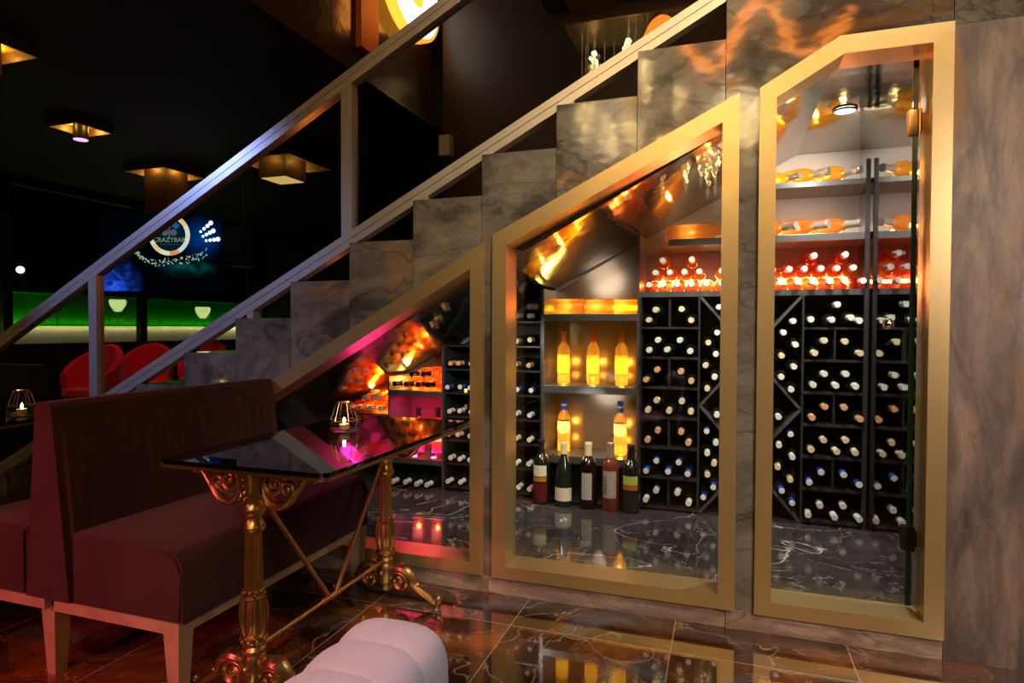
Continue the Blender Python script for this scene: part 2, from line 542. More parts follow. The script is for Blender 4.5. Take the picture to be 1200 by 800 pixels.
o = finish((lambda b: (box(b, -2.72, 4.5, 3.3, 3.45, 0, CEIL_HI), b)[1])(BM()), 'wall_stairwell', 'brown_wall', smooth=False)
tag(o, 'dark brown wall behind the upper stairs', 'wall', kind='structure')
o = finish((lambda b: (box(b, -9.6, 4.5, 8.9, 9.0, 0, CEIL_LO), b)[1])(BM()), 'wall_far', 'dark_plaster', smooth=False)
tag(o, 'unlit far wall of the room', 'wall', kind='structure')
o = finish((lambda b: (box(b, -9.6, 4.5, -7.6, -7.5, 0, CEIL_HI), b)[1])(BM()), 'wall_rear', 'brown_wall', smooth=False)
tag(o, 'dark wall behind the viewer', 'wall', kind='structure')
o = finish((lambda b: (box(b, 4.5, 4.6, -7.6, 9, 0, CEIL_HI), b)[1])(BM()), 'wall_right', 'brown_wall', smooth=False)
tag(o, 'dark right side wall', 'wall', kind='structure')
# left facade: parapet, lintel, glass with mullions
b = BM(); box(b, -9.35, -9.2, -7.5, 9, 0, .9); box(b, -9.35, -9.2, -7.5, 9, 3.1, CEIL_LO)
tag(finish(b, 'wall_left', 'dark_plaster', smooth=False), 'dark parapet and lintel of the left glass front', 'wall', kind='structure')

# --- window shapes (x, z)
F1o = [(-2.75, .076), (-.979, .076), (-.979, 1.511), (-2.75, .507)]
F1i = [(-2.69, .130), (-1.041, .130), (-1.041, 1.400), (-2.69, .465)]
F2o = [(-.939, .075), (.0445, .075), (.0445, 2.026), (-.939, 1.540)]
F2i = [(-.877, .129), (-.016, .129), (-.016, 1.922), (-.877, 1.496)]
F3o = [(.114, .073), (.725, .073), (.725, 2.187), (.378, 2.187), (.114, 2.034)]
F3i = [(.172, .127), (.664, .127), (.664, 2.123), (.393, 2.123), (.172, 1.994)]

def inside(p, poly):
    x, y = p; c = False; n = len(poly)
    for i in range(n):
        x1, y1 = poly[i]; x2, y2 = poly[(i + 1) % n]
        if (y1 > y) != (y2 > y) and x < (x2 - x1) * (y - y1) / (y2 - y1) + x1: c = not c
    return c

# stone cladding of the stair side, slab by slab, cut round the three windows
wall = tag(finish((lambda b: (box(b, -4.93, 4.4, .030, .09, .0, .03), b)[1])(BM()), 'wall_front', 'void', smooth=False),
           'stepped marble side of the staircase with three cut-out windows', 'wall', kind='structure')
def slab(rect, name_mat, gap=.0012, holes=(F1o, F2o, F3o)):
    x0, x1, z0, z1 = rect
    x0 += gap; x1 -= gap; z1 -= gap * .5; z0 += gap * .5
    # shrink the holes a little so that the frames overlap the stone
    pts = [(x0, z0), (x1, z0), (x1, z1), (x0, z1)]
    edges = [(0, 1), (1, 2), (2, 3), (3, 0)]
    hs = []
    for h in holes:
        cx = sum(p[0] for p in h) / len(h); cz = sum(p[1] for p in h) / len(h)
        hh = [(p[0] + (cx - p[0]) * .006, p[1] + (cz - p[1]) * .004) for p in h]
        hs.append(hh)
        k = len(pts); pts += hh
        edges += [(k + i, k + (i + 1) % len(hh)) for i in range(len(hh))]
    V, E_, Fc, *_ = delaunay_2d_cdt([Vector(p) for p in pts], edges, [], 0, 1e-5)
    keep = []
    for f in Fc:
        c = (sum(V[i].x for i in f) / len(f), sum(V[i].y for i in f) / len(f))
        if x0 < c[0] < x1 and z0 < c[1] < z1 and not any(inside(c, h) for h in hs): keep.append(f)
    if not keep: return
    bm = BM()
    mp = {}
    for f in keep:
        for i in f:
            if i not in mp: mp[i] = bm.verts.new((V[i].x, 0, V[i].y))
        bm.faces.new([mp[i] for i in f])
    r = bmesh.ops.extrude_face_region(bm, geom=bm.faces[:])
    bmesh.ops.translate(bm, vec=(0, .09, 0), verts=[g for g in r['geom'] if isinstance(g, bmesh.types.BMVert)])
    finish(bm, 'stone_slab', name_mat, wall, smooth=False)
def XK(k): return SX0 + k * TR
def ZK(k): return SZ0 + k * RI
for k in range(-7, 8):
    x0, x1 = XK(k), XK(k + 1)
    z1 = ZK(k)
    if z1 < .1: continue
    slab((x0, x1, .076, z1), 'stone')
slab((XK(8), .7265, .076, 3.2), 'stone')
slab((.7265, 4.4, .0, 2.18), 'stone_tall')
slab((.7265, 2.0, 2.18, 3.2), 'stone'); slab((2.0, 4.4, 2.18, 3.2), 'stone')
for x0, x1 in ((-4.9, -2.4), (-2.4, -.96), (-.96, .012), (.012, .7265)):
    slab((x0, x1, .0, .076), 'stone_base')

# ---------------- staircase behind the cladding
st = thing('staircase', 'marble staircase rising to the right behind the glass railing', 'staircase', (-4.6, .7, 0))
for k in range(-7, 11):
    z1 = ZK(k)
    if z1 < .1: continue
    b = BM()
    box(b, XK(k) - .0, XK(k + 1) + .03, .092, 1.33, z1 - .03, z1 - .001)
    box(b, XK(k) + .004, XK(k) + .024, .092, 1.33, max(0, z1 - RI), z1 - .0302)
    finish(b, 'step', 'stone', st, smooth=False)
b = BM()
prism(b, [(XK(-7), .0), (XK(-7) + .4, 0), (XK(-4), ZK(-5) - .05), (XK(11), ZK(10) - .05), (XK(11), ZK(10) - .25), (XK(-4) - .1, ZK(-5) - .32)], 1.332, 1.36)
finish(b, 'stringer', 'void', st, smooth=False)

# ---------------- windows into the wine cellar
def cellar_window(idx, outer, inner, label):
    w = thing('window_%d' % idx, label, 'window', (outer[0][0], 0, 0), kind='structure')
    b = BM(); ring_prism(b, outer, inner, -.016, .128)
    finish(b, 'brass_frame', 'gold', w, smooth=False)
    return w
w1 = cellar_window(1, F1o, F1i, 'low sloping brass framed window behind the table')
w2 = cellar_window(2, F2o, F2i, 'wide brass framed window with a sloping top in the middle')
def pane(poly, w, y=.112, inset=0.0):
    b = BM(); prism(b, poly, y, y + .008)
    return finish(b, 'glass_pane', 'glass', w, smooth=False)
pane(F1i, w1); pane(F2i, w2)
d1 = cellar_window(3, F3o, F3i, 'tall brass framed glass door at the right')
d1.name = 'door_1'
F3g = [(.177, .134), (.634, .134), (.634, 2.114), (.394, 2.114), (.177, 1.988)]
gp = pane(F3g, d1, .100)
gp.name = 'glass_door_leaf'
b = BM(); box(b, .6342, .6512, .0995, .1085, .136, 2.112); sub(b, 'door_edge', 'glass_edge', gp, smooth=False)
for z in (1.889, .385):
    b = BM()
    box(b, .618, .650, .090, .100, z - .045, z + .045, .002); box(b, .618, .650, .1085, .1185, z - .045, z + .045, .002)
    box(b, .650, .664, .088, .120, z - .03, z + .03, .002)
    tube(b, [(.653, .086, z - .045), (.653, .086, z + .045)], .006)
    sub(b, 'hinge', 'brass' if z > 1 else 'dark_metal', gp)
b = BM(); ball(b, (.558, .062, 1.165), .021, 16); tube(b, [(.558, .07, 1.165), (.558, .1, 1.165)], .008); lathe(b, [(0, 0), (.014, 0), (.014, .004), (0, .004)], 16, (.558, .098, 1.163))
sub(b, 'knob', 'chrome', gp)

# ---------------- cellar shell
def zc(x): return min(2.128, 1.93 + .529 * x)
b = BM(); box(b, -3.0, .70, .128, 1.37, .10, .1255)
tag(finish(b, 'floor_cellar', 'black_marble', smooth=False), 'black marble floor with white veins inside the wine cellar', 'floor', kind='structure')
b = BM(); prism(b, [(-3.0, zc(-3.0)), (.3743, 2.128), (.70, 2.128), (.70, 2.15), (.368, 2.15), (-3.0, zc(-3.0) + .022)], .128, 1.37)
tag(finish(b, 'ceiling_cellar', 'ceil_mirror', smooth=False), 'mirrored sloping ceiling of the wine cellar', 'ceiling', kind='structure')
b = BM(); prism(b, [(-3.0, .126), (.70, .126), (.70, 2.127), (.374, 2.127), (-3.0, zc(-3) - .001)], 1.37, 1.40)
tag(finish(b, 'wall_cellar_back', 'backpanel', smooth=False), 'taupe metal back wall of the wine cellar', 'wall', kind='structure')
b = BM(); box(b, .692, .705, .128, 1.37, .126, 2.127)
tag(finish(b, 'wall_cellar_right', 'mirror', smooth=False), 'mirror wall at the right end of the wine cellar', 'wall', kind='structure')
b = BM(); box(b, -3.02, -3.0, .128, 1.37, .1, .4)
tag(finish(b, 'wall_cellar_left', 'void', smooth=False), 'black left end of the wine cellar', 'wall', kind='structure')

# recessed ceiling light
t = thing('recessed_light', 'round recessed downlight in the mirrored ceiling behind the glass door', 'light', (.50, .64, 2.128))
b = BM(); tube(b, [(.50 + .046 * math.cos(k * PI / 16), .64 + .046 * math.sin(k * PI / 16), 2.122) for k in range(33)], .0055, 8); finish(b, 'trim_ring', 'cap_silver', t)
b = BM(); lathe(b, [(0, -.0065), (.041, -.0065), (.041, -.0005), (0, -.0005)], 28, (.50, .64, 2.1275)); finish(b, 'lens', 'led_white', t)

# ================================================================== WINE BOTTLES
P_BORD = [(0, 0), (.030, 0), (.0365, .004), (.0375, .012), (.0375, .188), (.0355, .203), (.030, .216), (.022, .228), (.0165, .238), (.0142, .250), (.0138, .283), (.0155, .285), (.0155, .292), (.0135, .296), (0, .296)]
P_BURG = [(0, 0), (.034, 0), (.0405, .004), (.0415, .012), (.0415, .128), (.040, .150), (.034, .180), (.026, .207), (.018, .232), (.0148, .250), (.0140, .283), (.0155, .285), (.0155, .292), (.0135, .296), (0, .296)]
P_ROSE = [(0, 0), (.031, 0), (.0375, .005), (.0385, .012), (.0385, .165), (.037, .182), (.031, .203), (.0225, .222), (.0165, .236), (.0142, .250), (.0138, .283), (.0155, .285), (.0155, .292), (.0135, .296), (0, .296)]
CAPS = [(.0158, .236), (.0152, .262), (.0152, .285), (.0166, .287), (.0166, .297), (.0150, .3), (0, .3)]
CAPS = [(.0172, .238), (.0153, .252), (.0150, .284), (.0167, .286), (.0167, .297), (.0150, .300), (0, .300)]
def sc_prof(p, s, h=None): return [(r * s, z * (h or s)) for r, z in p]
PROTO = {}
def proto(key, prof, glass, cap, s=1.0, h=None, seg=22, cap_tip=None):
    """a bottle standing at the world origin; kept out of the scene until copied"""
    h = h or s
    r = bpy.data.objects.new('wine_bottle', None); r.empty_display_size = .05
    parts = []
    def mk(bm, nm, m):
        bmesh.ops.recalc_face_normals(bm, faces=bm.faces[:])
        me = bpy.data.meshes.new(nm); bm.to_mesh(me); bm.free(); me.materials.append(MAT[m]); smooth_by_angle(me, 50)
        parts.append((nm, me))
    b = BM(); lathe(b, sc_prof(prof, s, h), seg); mk(b, 'bottle_glass', glass)
    if cap_tip:
        b = BM(); lathe(b, [(r_ * s, z * h) for r_, z in CAPS[:5]], 16); mk(b, 'capsule', cap)
        b = BM(); lathe(b, [(.0165 * s, .2971 * h)] + [(r_ * s, z * h) for r_, z in CAPS[5:]], 16); mk(b, 'capsule_tip', cap_tip)
    else:
        b = BM(); lathe(b, sc_prof(CAPS, s, h), 16); mk(b, 'capsule', cap)
    PROTO[key] = parts
    bpy.data.objects.remove(r)
for cname, cm, tip in (('white', 'cap_white', None), ('cream', 'cap_cream', None), ('copper', 'cap_orange', None), ('blue', 'cap_blue', 'cap_white')):
    proto('dark_' + cname, P_BORD, 'wine_dark', cm, cap_tip=tip)
    proto('burg_' + cname, P_BURG, 'wine_dark', cm, s=.9, h=1.0, cap_tip=tip)
    proto('small_' + cname, P_BORD, 'wine_dark', cm, s=.93, h=1.0, cap_tip=tip)
proto('rose', P_ROSE, 'rose', 'cap_white', s=.985, h=1.0)
proto('rose_red', P_ROSE, 'rose_red', 'cap_white', s=.985, h=1.0)
proto('amber', P_ROSE, 'amber', 'cap_silver')
proto('rose_silver', P_ROSE, 'rose_lit', 'cap_silver', s=1.28)
proto('amber_magnum', P_ROSE, 'amber', 'cap_silver', s=1.28)
proto('amber_large', P_ROSE, 'amber', 'cap_silver', s=1.2)
proto('rose_black', P_ROSE, 'rose_lit', 'cap_black')
proto('rose_dark', P_ROSE, 'rose_red', 'cap_black')

def bottle(key, loc, rot, label, group, name='wine_bottle'):
    r = bpy.data.objects.new(name, None); r.empty_display_size = .05
    COL.objects.link(r)
    r.location = loc; r.rotation_euler = rot
    tag(r, label, 'bottle', group)
    for nm, me in PROTO[key]:
        c = bpy.data.objects.new(nm, me); COL.objects.link(c); c.parent = r
    return r
ORD = ['first', 'second', 'third', 'fourth', 'fifth', 'sixth', 'seventh', 'eighth', 'ninth', 'tenth', 'eleventh', 'twelfth']
LYING = lambda: (PI / 2 + random.uniform(-.02, .02), random.uniform(-3, 3), random.uniform(-.035, .035))
YB = 1.335
def nth(i, n):
    return 'leftmost' if i == 0 else ('rightmost' if i == n - 1 else ORD[i] + ' from left')

# ---- racks ------------------------------------------------------------
def rack_box(name, label, x0, x1, ztop_l, ztop_r, shelves, dividers=(), back=True, extra=None, zb=.127, lip=None):
    t = thing(name, label, 'wine rack', ((x0 + x1) / 2, 1.2, .126), 'wine racks in the cellar')
    w = .010
    for x, zt in ((x0, ztop_l), (x1 - w, ztop_r)):
        b = BM(); box(b, x, x + w, 1.06, 1.365, zb, zt); finish(b, 'side_panel', 'rack', t, smooth=False)
    if back:
        b = BM(); prism(b, [(x0 + w, zb), (x1 - w, zb), (x1 - w, ztop_r), (x0 + w, ztop_l)], 1.358, 1.366); finish(b, 'back_panel', 'void', t, smooth=False)
    for s in shelves:
        z, th = s[0], s[1]
        xa, xb = (s[2], s[3]) if len(s) > 2 else (x0 + w, x1 - w)
        b = BM(); box(b, xa, xb, 1.062, 1.357, z - th, z); finish(b, 'shelf', 'rack' if th < .02 else 'rack_edge', t, smooth=False)
    for x, za, zb_ in dividers:
        b = BM(); box(b, x - .005, x + .005, 1.066, 1.356, za, zb_); finish(b, 'divider', 'rack', t, smooth=False)
    return t
SH = [.147 + .168 * i for i in range(8)]      # shelf tops .147 … 1.323
TOP = 1.350
AX0, AX1, XX1, BX1 = -.455, -.128, .381, .690
# straight racks right of the display (A) and behind the glass door (B)
mid = lambda a, c: (a + c) / 2
fourA, fourB = (6, 4, 2, 0), (5, 3, 1)
rack_box('wine_rack', 'black straight wine rack right of the lit display niche', AX0, AX1, TOP - .03, TOP - .03,
         [(z, .012) for z in SH[:7]], [(mid(AX0, AX1), SH[r], SH[r] + .155) for r in fourA])
rack_box('wine_rack', 'black straight wine rack behind the glass door beside the mirror', XX1, BX1, TOP - .03, TOP - .03,
         [(z, .012) for z in SH[:7]], [(mid(XX1, BX1), SH[r], SH[r] + .155) for r in fourB])
A_ROWS = ['white', 'blue', 'copper', 'cream', 'copper', 'white', 'cream']     # bottom to top
B_ROWS = ['white', 'blue', 'cream', 'copper', 'white', 'cream', 'white']
for rack, x0, x1, rows, fours, where in (('A', AX0, AX1, A_ROWS, fourA, 'rack right of lit niche'), ('B', XX1, BX1, B_ROWS, fourB, 'rack behind glass door')):
    lo = [x0 + .0485, x0 + .153, x1 - .0495]
    hi = [x0 + .0995, x1 - .1025]
    lo[1] = (hi[0] + hi[1]) / 2
    for r, cname in enumerate(rows):
        z0 = SH[r] + .0378
        rn = ORD[6 - r] if r else 'bottom'
        spots = [(lo[0], z0), (hi[0], z0 + .0575), (hi[1], z0 + .0575), (lo[2], z0)]
        if r not in fours: spots.insert(2, (lo[1], z0))
        if rack == 'B' and r == 6: spots = [(lo[0], z0), (lo[1] - .018, z0), (lo[1] - .001, z0 + .0775), (lo[1] + .061, z0 + .01), (lo[2], z0)]
        for i, (x, z) in enumerate(spots):
            bottle('dark_' + cname, (x, YB + random.uniform(-.012, .006), z), LYING(),
                   '%s-capped wine bottle, %s, %s row, %s' % (cname, nth(i, len(spots)), rn, where), 'dark bottles in the straight racks')
# crossed rack behind the pillar
t = thing('wine_rack', 'black rack of crossed diagonal boards behind the stone pillar', 'wine rack', (mid(AX1, XX1), 1.2, .126), 'wine racks in the cellar')
b = BM(); box(b, AX1, XX1, 1.358, 1.366, .127, 1.32); finish(b, 'back_panel', 'void', t, smooth=False)
zm = mid(.13, 1.318)
b = BM(); box(b, AX1 + .002, XX1 - .002, 1.062, 1.356, .127, .133); finish(b, 'shelf', 'rack', t, smooth=False)
for za, zb_ in ((.134, zm), (zm, 1.318)):
    for a, c in (((AX1 + .002, za), (XX1 - .002, zb_)), ((XX1 - .002, za), (AX1 + .002, zb_))):
        dx, dz = c[0] - a[0], c[1] - a[1]
        L = math.hypot(dx, dz); nx, nz = -dz / L * .007, dx / L * .007
        b = BM(); prism(b, [(a[0] + nx, a[1] + nz), (c[0] + nx, c[1] + nz), (c[0] - nx, c[1] - nz), (a[0] - nx, a[1] - nz)], 1.064, 1.354)
        finish(b, 'diagonal_board', 'rack_edge', t, smooth=False)
XA = [(-.031, 1.262, 'white'), (-.045, 1.128, 'white'), (-.089, 1.066, 'cream'), (-.046, 1.008, 'white'), (-.089, .946, 'cream'), (-.047, .884, 'white'), (-.089, .823, 'cream'),
      (-.034, .676, 'white'), (-.089, .590, 'blue'), (-.042, .529, 'white'), (-.089, .468, 'white'), (-.042, .410, 'cream'), (-.089, .350, 'cream'), (-.047, .288, 'blue'), (-.089, .226, 'blue')]
XB_ = [(.330, 1.186, 'white'), (.284, 1.125, 'white'), (.336, 1.066, 'white'), (.284, 1.008, 'cream'), (.336, .949, 'white'), (.284, .890, 'white'), (.336, .830, 'white'),
       (.270, .680, 'white'), (.334, .596, 'blue'), (.284, .536, 'white'), (.336, .476, 'white'), (.284, .417, 'cream'), (.336, .358, 'cream'), (.284, .297, 'blue'), (.336, .238, 'blue')]
for pts, side in ((XA, 'left of stone pillar'), (XB_, 'at left edge of glass door')):
    for i, (x, z, cname) in enumerate(pts):
        rn = 'topmost' if i == 0 else ('lowest' if i == len(pts) - 1 else (ORD[i] if i < 12 else {12: 'third lowest', 13: 'second lowest'}[i]))
        bottle('small_' + cname, (x, YB, z), LYING(), '%s-capped wine bottle, %s in crossed rack, %s' % (cname, rn, side), 'dark bottles in the crossed rack')
# shared top board carrying the rose bottles
b = BM(); box(b, AX0, BX1, 1.060, 1.366, TOP - .029, TOP)
tag(finish(b, 'shelf_board', 'rack_edge', smooth=False), 'long black board on top of the racks under the rose bottles', 'shelf')

# left rack between first and second window
LX0, LX1 = -1.664, -1.026
LS = [.153 + .1475 * k for k in range(8)]
rack_box('wine_rack', 'black narrow rowed wine rack between low and middle windows', LX0, LX1, 1.04, zc(LX1) - .012,
         [(z, .010, max(LX0 + .01, (z + .03 - 1.93) / .529), LX1 - .01) for z in LS], [])
L_ROWS = ['white', 'white', 'cream', 'white', 'blue', 'copper', 'cream', 'copper']
for r, cname in enumerate(L_ROWS):
    z0 = LS[r] + .0355
    rn = 'bottom' if r == 0 else ORD[r] + ' row up'
    rn = 'bottom row' if r == 0 else rn
    xs = [-1.6185, -1.545, -1.4715] if r < 6 else []
    for i, x in enumerate(xs):
        bottle('small_' + cname, (x, YB, z0), LYING(), '%s-capped wine bottle, %s, %s, at right edge of low window' % (cname, nth(i, 3), rn), 'dark bottles in the narrow rack')
    for i, x in enumerate((-1.172, -1.098)):
        bottle('small_' + ('white' if cname == 'copper' and r > 6 else cname), (x, YB, z0), LYING(), '%s-capped wine bottle, %s, %s, at left edge of middle window' % ('white' if cname == 'copper' and r > 6 else cname, ('left', 'right')[i], rn), 'dark bottles in the narrow rack')

# ---- rose bottles stacked in pyramids on the long board
RA = ([-.405 + .0765 * i for i in range(6)], [-.3665, -.290, -.2135, -.137, -.0225], [-.330, -.177])
RB = ([.275 + .0755 * i for i in range(6)], [.3125 - .0755, .3125, .388, .4635, .539, .6145], [.426, .577])
for grp, where, key in ((RA, 'of stack right of the lit niche', 'rose'), (RB, 'of stack behind glass door', 'rose_red')):
    for lv, xs in enumerate(grp):
        for i, x in enumerate(xs):
            k = key if random.random() < .75 else ('rose_red' if key == 'rose' else 'rose')
            z = TOP + .0382 + lv * .0668
            bottle(k, (x, YB - .005, z), (PI / 2, random.uniform(-3, 3), random.uniform(-.015, .015)),
                   'white-capped rose bottle, %s, %s row %s' % (nth(i, len(xs)) if len(xs) > 2 else ('left', 'right')[i], ('bottom', 'middle', 'top')[lv], where), 'rose bottles stacked on the long board')

# ---- upper shelves
def wall_shelf(x0, x1, z0, z1, label, strip=None):
    t = thing('wall_shelf', label, 'shelf', (mid(x0, x1), 1.2, z0), 'upper wall shelves')
    b = BM(); box(b, x0, x1, 1.06, 1.369, z0, z1, .002); finish(b, 'shelf_board', 'rack_edge', t, smooth=False)
    b = BM(); box(b, x0 + .02, x1 - .01, 1.335, 1.350, z1, z1 + .006); finish(b, 'light_strip', strip or 'strip_white', t, smooth=False)
    return t
wall_shelf(-.302, .690, 1.600, 1.638, 'grey upper shelf with amber bottles lying on it, right of the niche')
wall_shelf(.10, .690, 1.880, 1.908, 'topmost shelf with yellow glowing bottles near the ceiling', 'strip_white')
b = BM(); box(b, .664, .684, 1.045, 1.06, .127, 2.0)
tag(finish(b, 'shelf_upright', 'rack', smooth=False), 'slim dark upright post carrying the shelves beside the mirror', 'post')
def lying(key, tip, ang, z, label, group, tilt=0.0, lamp=.55, L=.30):
    """bottle lying on a shelf, its neck pointing along (cos, sin) of ang"""
    d = Vector((math.cos(ang), math.sin(ang), math.tan(tilt))).normalized()
    base = Vector((tip[0], tip[1], z)) - d * L
    q = d.to_track_quat('Z', 'Y').to_euler()
    bottle(key, base, q, label, group)
    if lamp:
        p = base + d * L * .33
        light('POINT', 'bottle_glow', p, lamp, (1, .70, .30), .012)  # light added inside the bottle so its wine glows
lying('rose_silver', (.055, 1.15), math.radians(-8), 1.638 + .0495, 'orange rose bottle lying on upper shelf, seen in the middle window', 'rose bottles lying on shelves', L=.384)
for i, x in enumerate((.650, .500, .350)):
    lying('rose_silver', (x, 1.075), math.radians(-43), 1.638 + .0495, 'orange rose bottle lying on middle shelf behind glass door, %s from right' % ORD[i], 'rose bottles lying on shelves', L=.384)
for i, x in enumerate((.645, .498, .351)):
    lying('amber' if i == 2 else 'amber_magnum', (x + (.013 if i == 2 else 0), 1.075), math.radians(-43), 1.908 + (.0388 if i == 2 else .0495), 'yellow wine bottle lying on topmost shelf behind glass door, %s from right' % ORD[i], 'yellow bottles on the topmost shelf', lamp=.85, L=.30 if i == 2 else .384)

# ================================================================== LIT DISPLAY NICHES
def niche(x0, x1, ztl, ztr, shelves, label, backm):
    t = thing('display_cabinet', label, 'cabinet', (mid(x0, x1), 1.2, .126), 'lit display cabinets')
    for x, zt in ((x0, ztl), (x1 - .012, ztr)):
        b = BM(); box(b, x, x + .012, 1.055, 1.366, .127, zt); finish(b, 'side_panel', 'rack_edge', t, smooth=False)
    b = BM(); prism(b, [(x0 + .012, .127), (x1 - .012, .127), (x1 - .012, ztr), (x0 + .012, ztl)], 1.352, 1.366); finish(b, 'back_panel', backm, t, smooth=False)
    for z0, z1 in shelves:
        b = BM(); box(b, x0 + .012, x1 - .012, 1.056, 1.351, z0, z1, .001); finish(b, 'shelf', 'rack_edge', t, smooth=False)
    return t
N2 = niche(-1.025, -.456, zc(-1.025) - .01, zc(-.456) - .01, [(1.188, 1.228), (.766, .808), (.352, .396)], 'lit niche with bottles on two shelves in the middle window', 'bronze')
b = BM(); box(b, -1.012, -.468, 1.20, 1.212, .127, .351); finish(b, 'plinth_panel', 'void', N2, smooth=False)
N1 = niche(-2.058, -1.665, zc(-2.058) - .01, zc(-1.665) - .01, [(.712, .745), (.276, .310)], 'magenta lit niche in the low window behind the table', 'bronze')
b = BM(); box(b, -2.046, -1.677, 1.30, 1.312, .127, .275); finish(b, 'plinth_panel', 'void', N1, smooth=False)

def label_patch(bm, r, z0, z1, half, c=(0, 0, 0), seg=14, face=-PI / 2, shape=None):
    A = []; Bv = []
    for i in range(seg + 1):
        a = face - half + 2 * half * i / seg
        zz0 = z0
        if shape == 'shield': zz0 = z0 + (z1 - z0) * .28 * abs(2 * i / seg - 1) ** 2
        A.append(bm.verts.new((c[0] + r * math.cos(a), c[1] + r * math.sin(a), c[2] + zz0)))
        Bv.append(bm.verts.new((c[0] + r * math.cos(a), c[1] + r * math.sin(a), c[2] + z1)))
    for i in range(seg): bm.faces.new((A[i], A[i + 1], Bv[i + 1], Bv[i]))

def standing(loc, prof, glass, cap, s, h, labels, label, group, text=None, cap_z=None, tip=None):
    t = thing('wine_bottle', label, 'bottle', loc, group)
    b = BM(); lathe(b, sc_prof(prof, s, h), 32, loc); finish(b, 'bottle_glass', glass, t)
    cp = [(r * s * 1.01, z * h) for r, z in CAPS]
    if cap_z: cp = [(.0165 * s, cap_z * h)] + [(r * s * 1.01, z * h) for r, z in CAPS if z > cap_z + .012]
    b = BM(); lathe(b, cp, 20, loc); cpo = finish(b, 'capsule', cap, t)
    if tip:
        b = BM(); lathe(b, [(.0172 * s, .262 * h), (.0172 * s, .273 * h)], 20, loc); sub(b, 'capsule_band', tip, cpo)
    R = max(r for r, z in prof) * s + .0006
    for (z0, z1, half, m, shp) in labels:
        b = BM(); label_patch(b, R, z0, z1, half, loc, shape=shp, face=-PI / 2 + math.atan2(-loc[0], loc[1] + D) * -0.0)
        lo_ = finish(b, 'label', m, t)
        if text and text[0] == m:
            tb = text_mesh(text[1], text[2], .0004)
            mtx = Matrix.Translation((loc[0] + text[3], loc[1] - R - .0008, loc[2] + (z0 + z1) / 2)) @ Matrix.Rotation(PI / 2, 4, 'X') @ Matrix.Rotation(text[4], 4, 'Z')
            bmesh.ops.transform(tb, matrix=mtx, verts=tb.verts[:])
            sub(tb, 'lettering', 'ink', lo_, smooth=False)
    return t
YN = 1.19
for i, x in enumerate((-.925, -.745, -.575)):
    standing((x, YN, .8085), P_BORD, 'amber', 'amber', 1.03, 1.065, [(.068, .178, 1.25, 'label_yellow', None)],
             'glowing amber wine bottle with yellow label on niche upper shelf, %s' % ('left of three', 'middle of three', 'right of three')[i], 'amber bottles on the niche upper shelf')
    b = BM(); lathe(b, [(0, 0), (.013, 0), (.013, .0003), (0, .0003)], 20, (x, YN, .8081)); finish(b, 'spot_lamp', 'led_warm', N2)
    light('POINT', 'bottle_glow', (x, YN, .842), .35, (1, .66, .28), .014)
    light('POINT', 'bottle_glow', (x, YN, .93), .80, (1, .74, .36), .018)  # added inside the bottle to light the label from behind
for i, x in enumerate((-.922, -.580)):
    standing((x, YN, .3965), P_BORD, 'amber', 'cap_blue', 1.03, 1.065, [(.115, .188, 1.25, 'label_white', 'shield'), (.190, .197, 1.25, 'cap_black', None)],
             'glowing amber wine bottle with blue capsule on niche lower shelf, %s of two' % ('left', 'right')[i], 'blue-capped bottles in the niche', tip='cap_white')
    b = BM(); lathe(b, [(0, 0), (.013, 0), (.013, .0003), (0, .0003)], 20, (x, YN, .3961)); finish(b, 'spot_lamp', 'led_warm', N2)
    light('POINT', 'bottle_glow', (x, YN, .43), .5, (1, .66, .28), .014)
    light('POINT', 'bottle_glow', (x, YN, .54), .8, (1, .74, .36), .018)
for i, (x, key) in enumerate(((-1.905, 0), (-1.768, 1))):
    standing((x, YN, .3105), P_BORD, 'rose_red', 'cap_black', 1.03, 1.065, [(.10, .18, 1.2, 'label_white', None)],
             'dark bottle with lit label in the magenta niche, %s of two' % ('left', 'right')[i], 'bottles in the magenta niche')
    b = BM(); lathe(b, [(0, 0), (.016, 0), (.016, .002), (0, .002)], 20, (x, YN - .06, .3102)); finish(b, 'spot_lamp', 'led_pink', N1)
    light('POINT', 'bottle_glow', (x, YN, .42), .5, (1, .45, .15), .014)
light('AREA', 'magenta_lamp', (-1.86, 1.15, .335), 2.6, (1, .02, .45), .3, target=(-1.86, 1.2, 1.0), size_y=.12)
light('AREA', 'red_lamp', (-1.86, 1.15, .70), 2.2, (1, .03, .12), .3, target=(-1.86, 1.22, .0), size_y=.12)

# lying bottles on top of the niches
for i, (x, y, w) in enumerate(((-1.135, 1.104, 'front'), (-.985, 1.198, 'middle'), (-.845, 1.293, 'rear'))):
    lying('amber_large', (x, y), PI, 1.228 + .0465, 'yellow wine bottle lying with neck left on top of the lit niche, %s one' % w, 'bottles lying on the niche top', L=.36)
for i, x in enumerate((-2.022, -1.939, -1.856, -1.785)):
    lying('rose_dark' if i % 2 else 'rose_black', (x, 1.07), math.radians(250), .745 + .0388, 'orange bottle lying on top of the magenta niche, %s in lower row' % nth(i, 4), 'bottles lying on the magenta niche', lamp=.16)
for i, x in enumerate((-1.900, -1.817)):
    lying('rose_black', (x, 1.07), math.radians(250), .745 + .0388 + .066, 'orange bottle lying on others on the magenta niche, %s in upper row' % ('left', 'right')[i], 'bottles lying on the magenta niche', lamp=.10)
for i, x in enumerate((-2.0, -1.915, -1.83, -1.745)):
    bottle('dark_white', (x, 1.30, .127 + .0378), LYING(), 'dark wine bottle lying on cellar floor under magenta niche, %s' % nth(i, 4), 'dark bottles lying under the magenta niche')
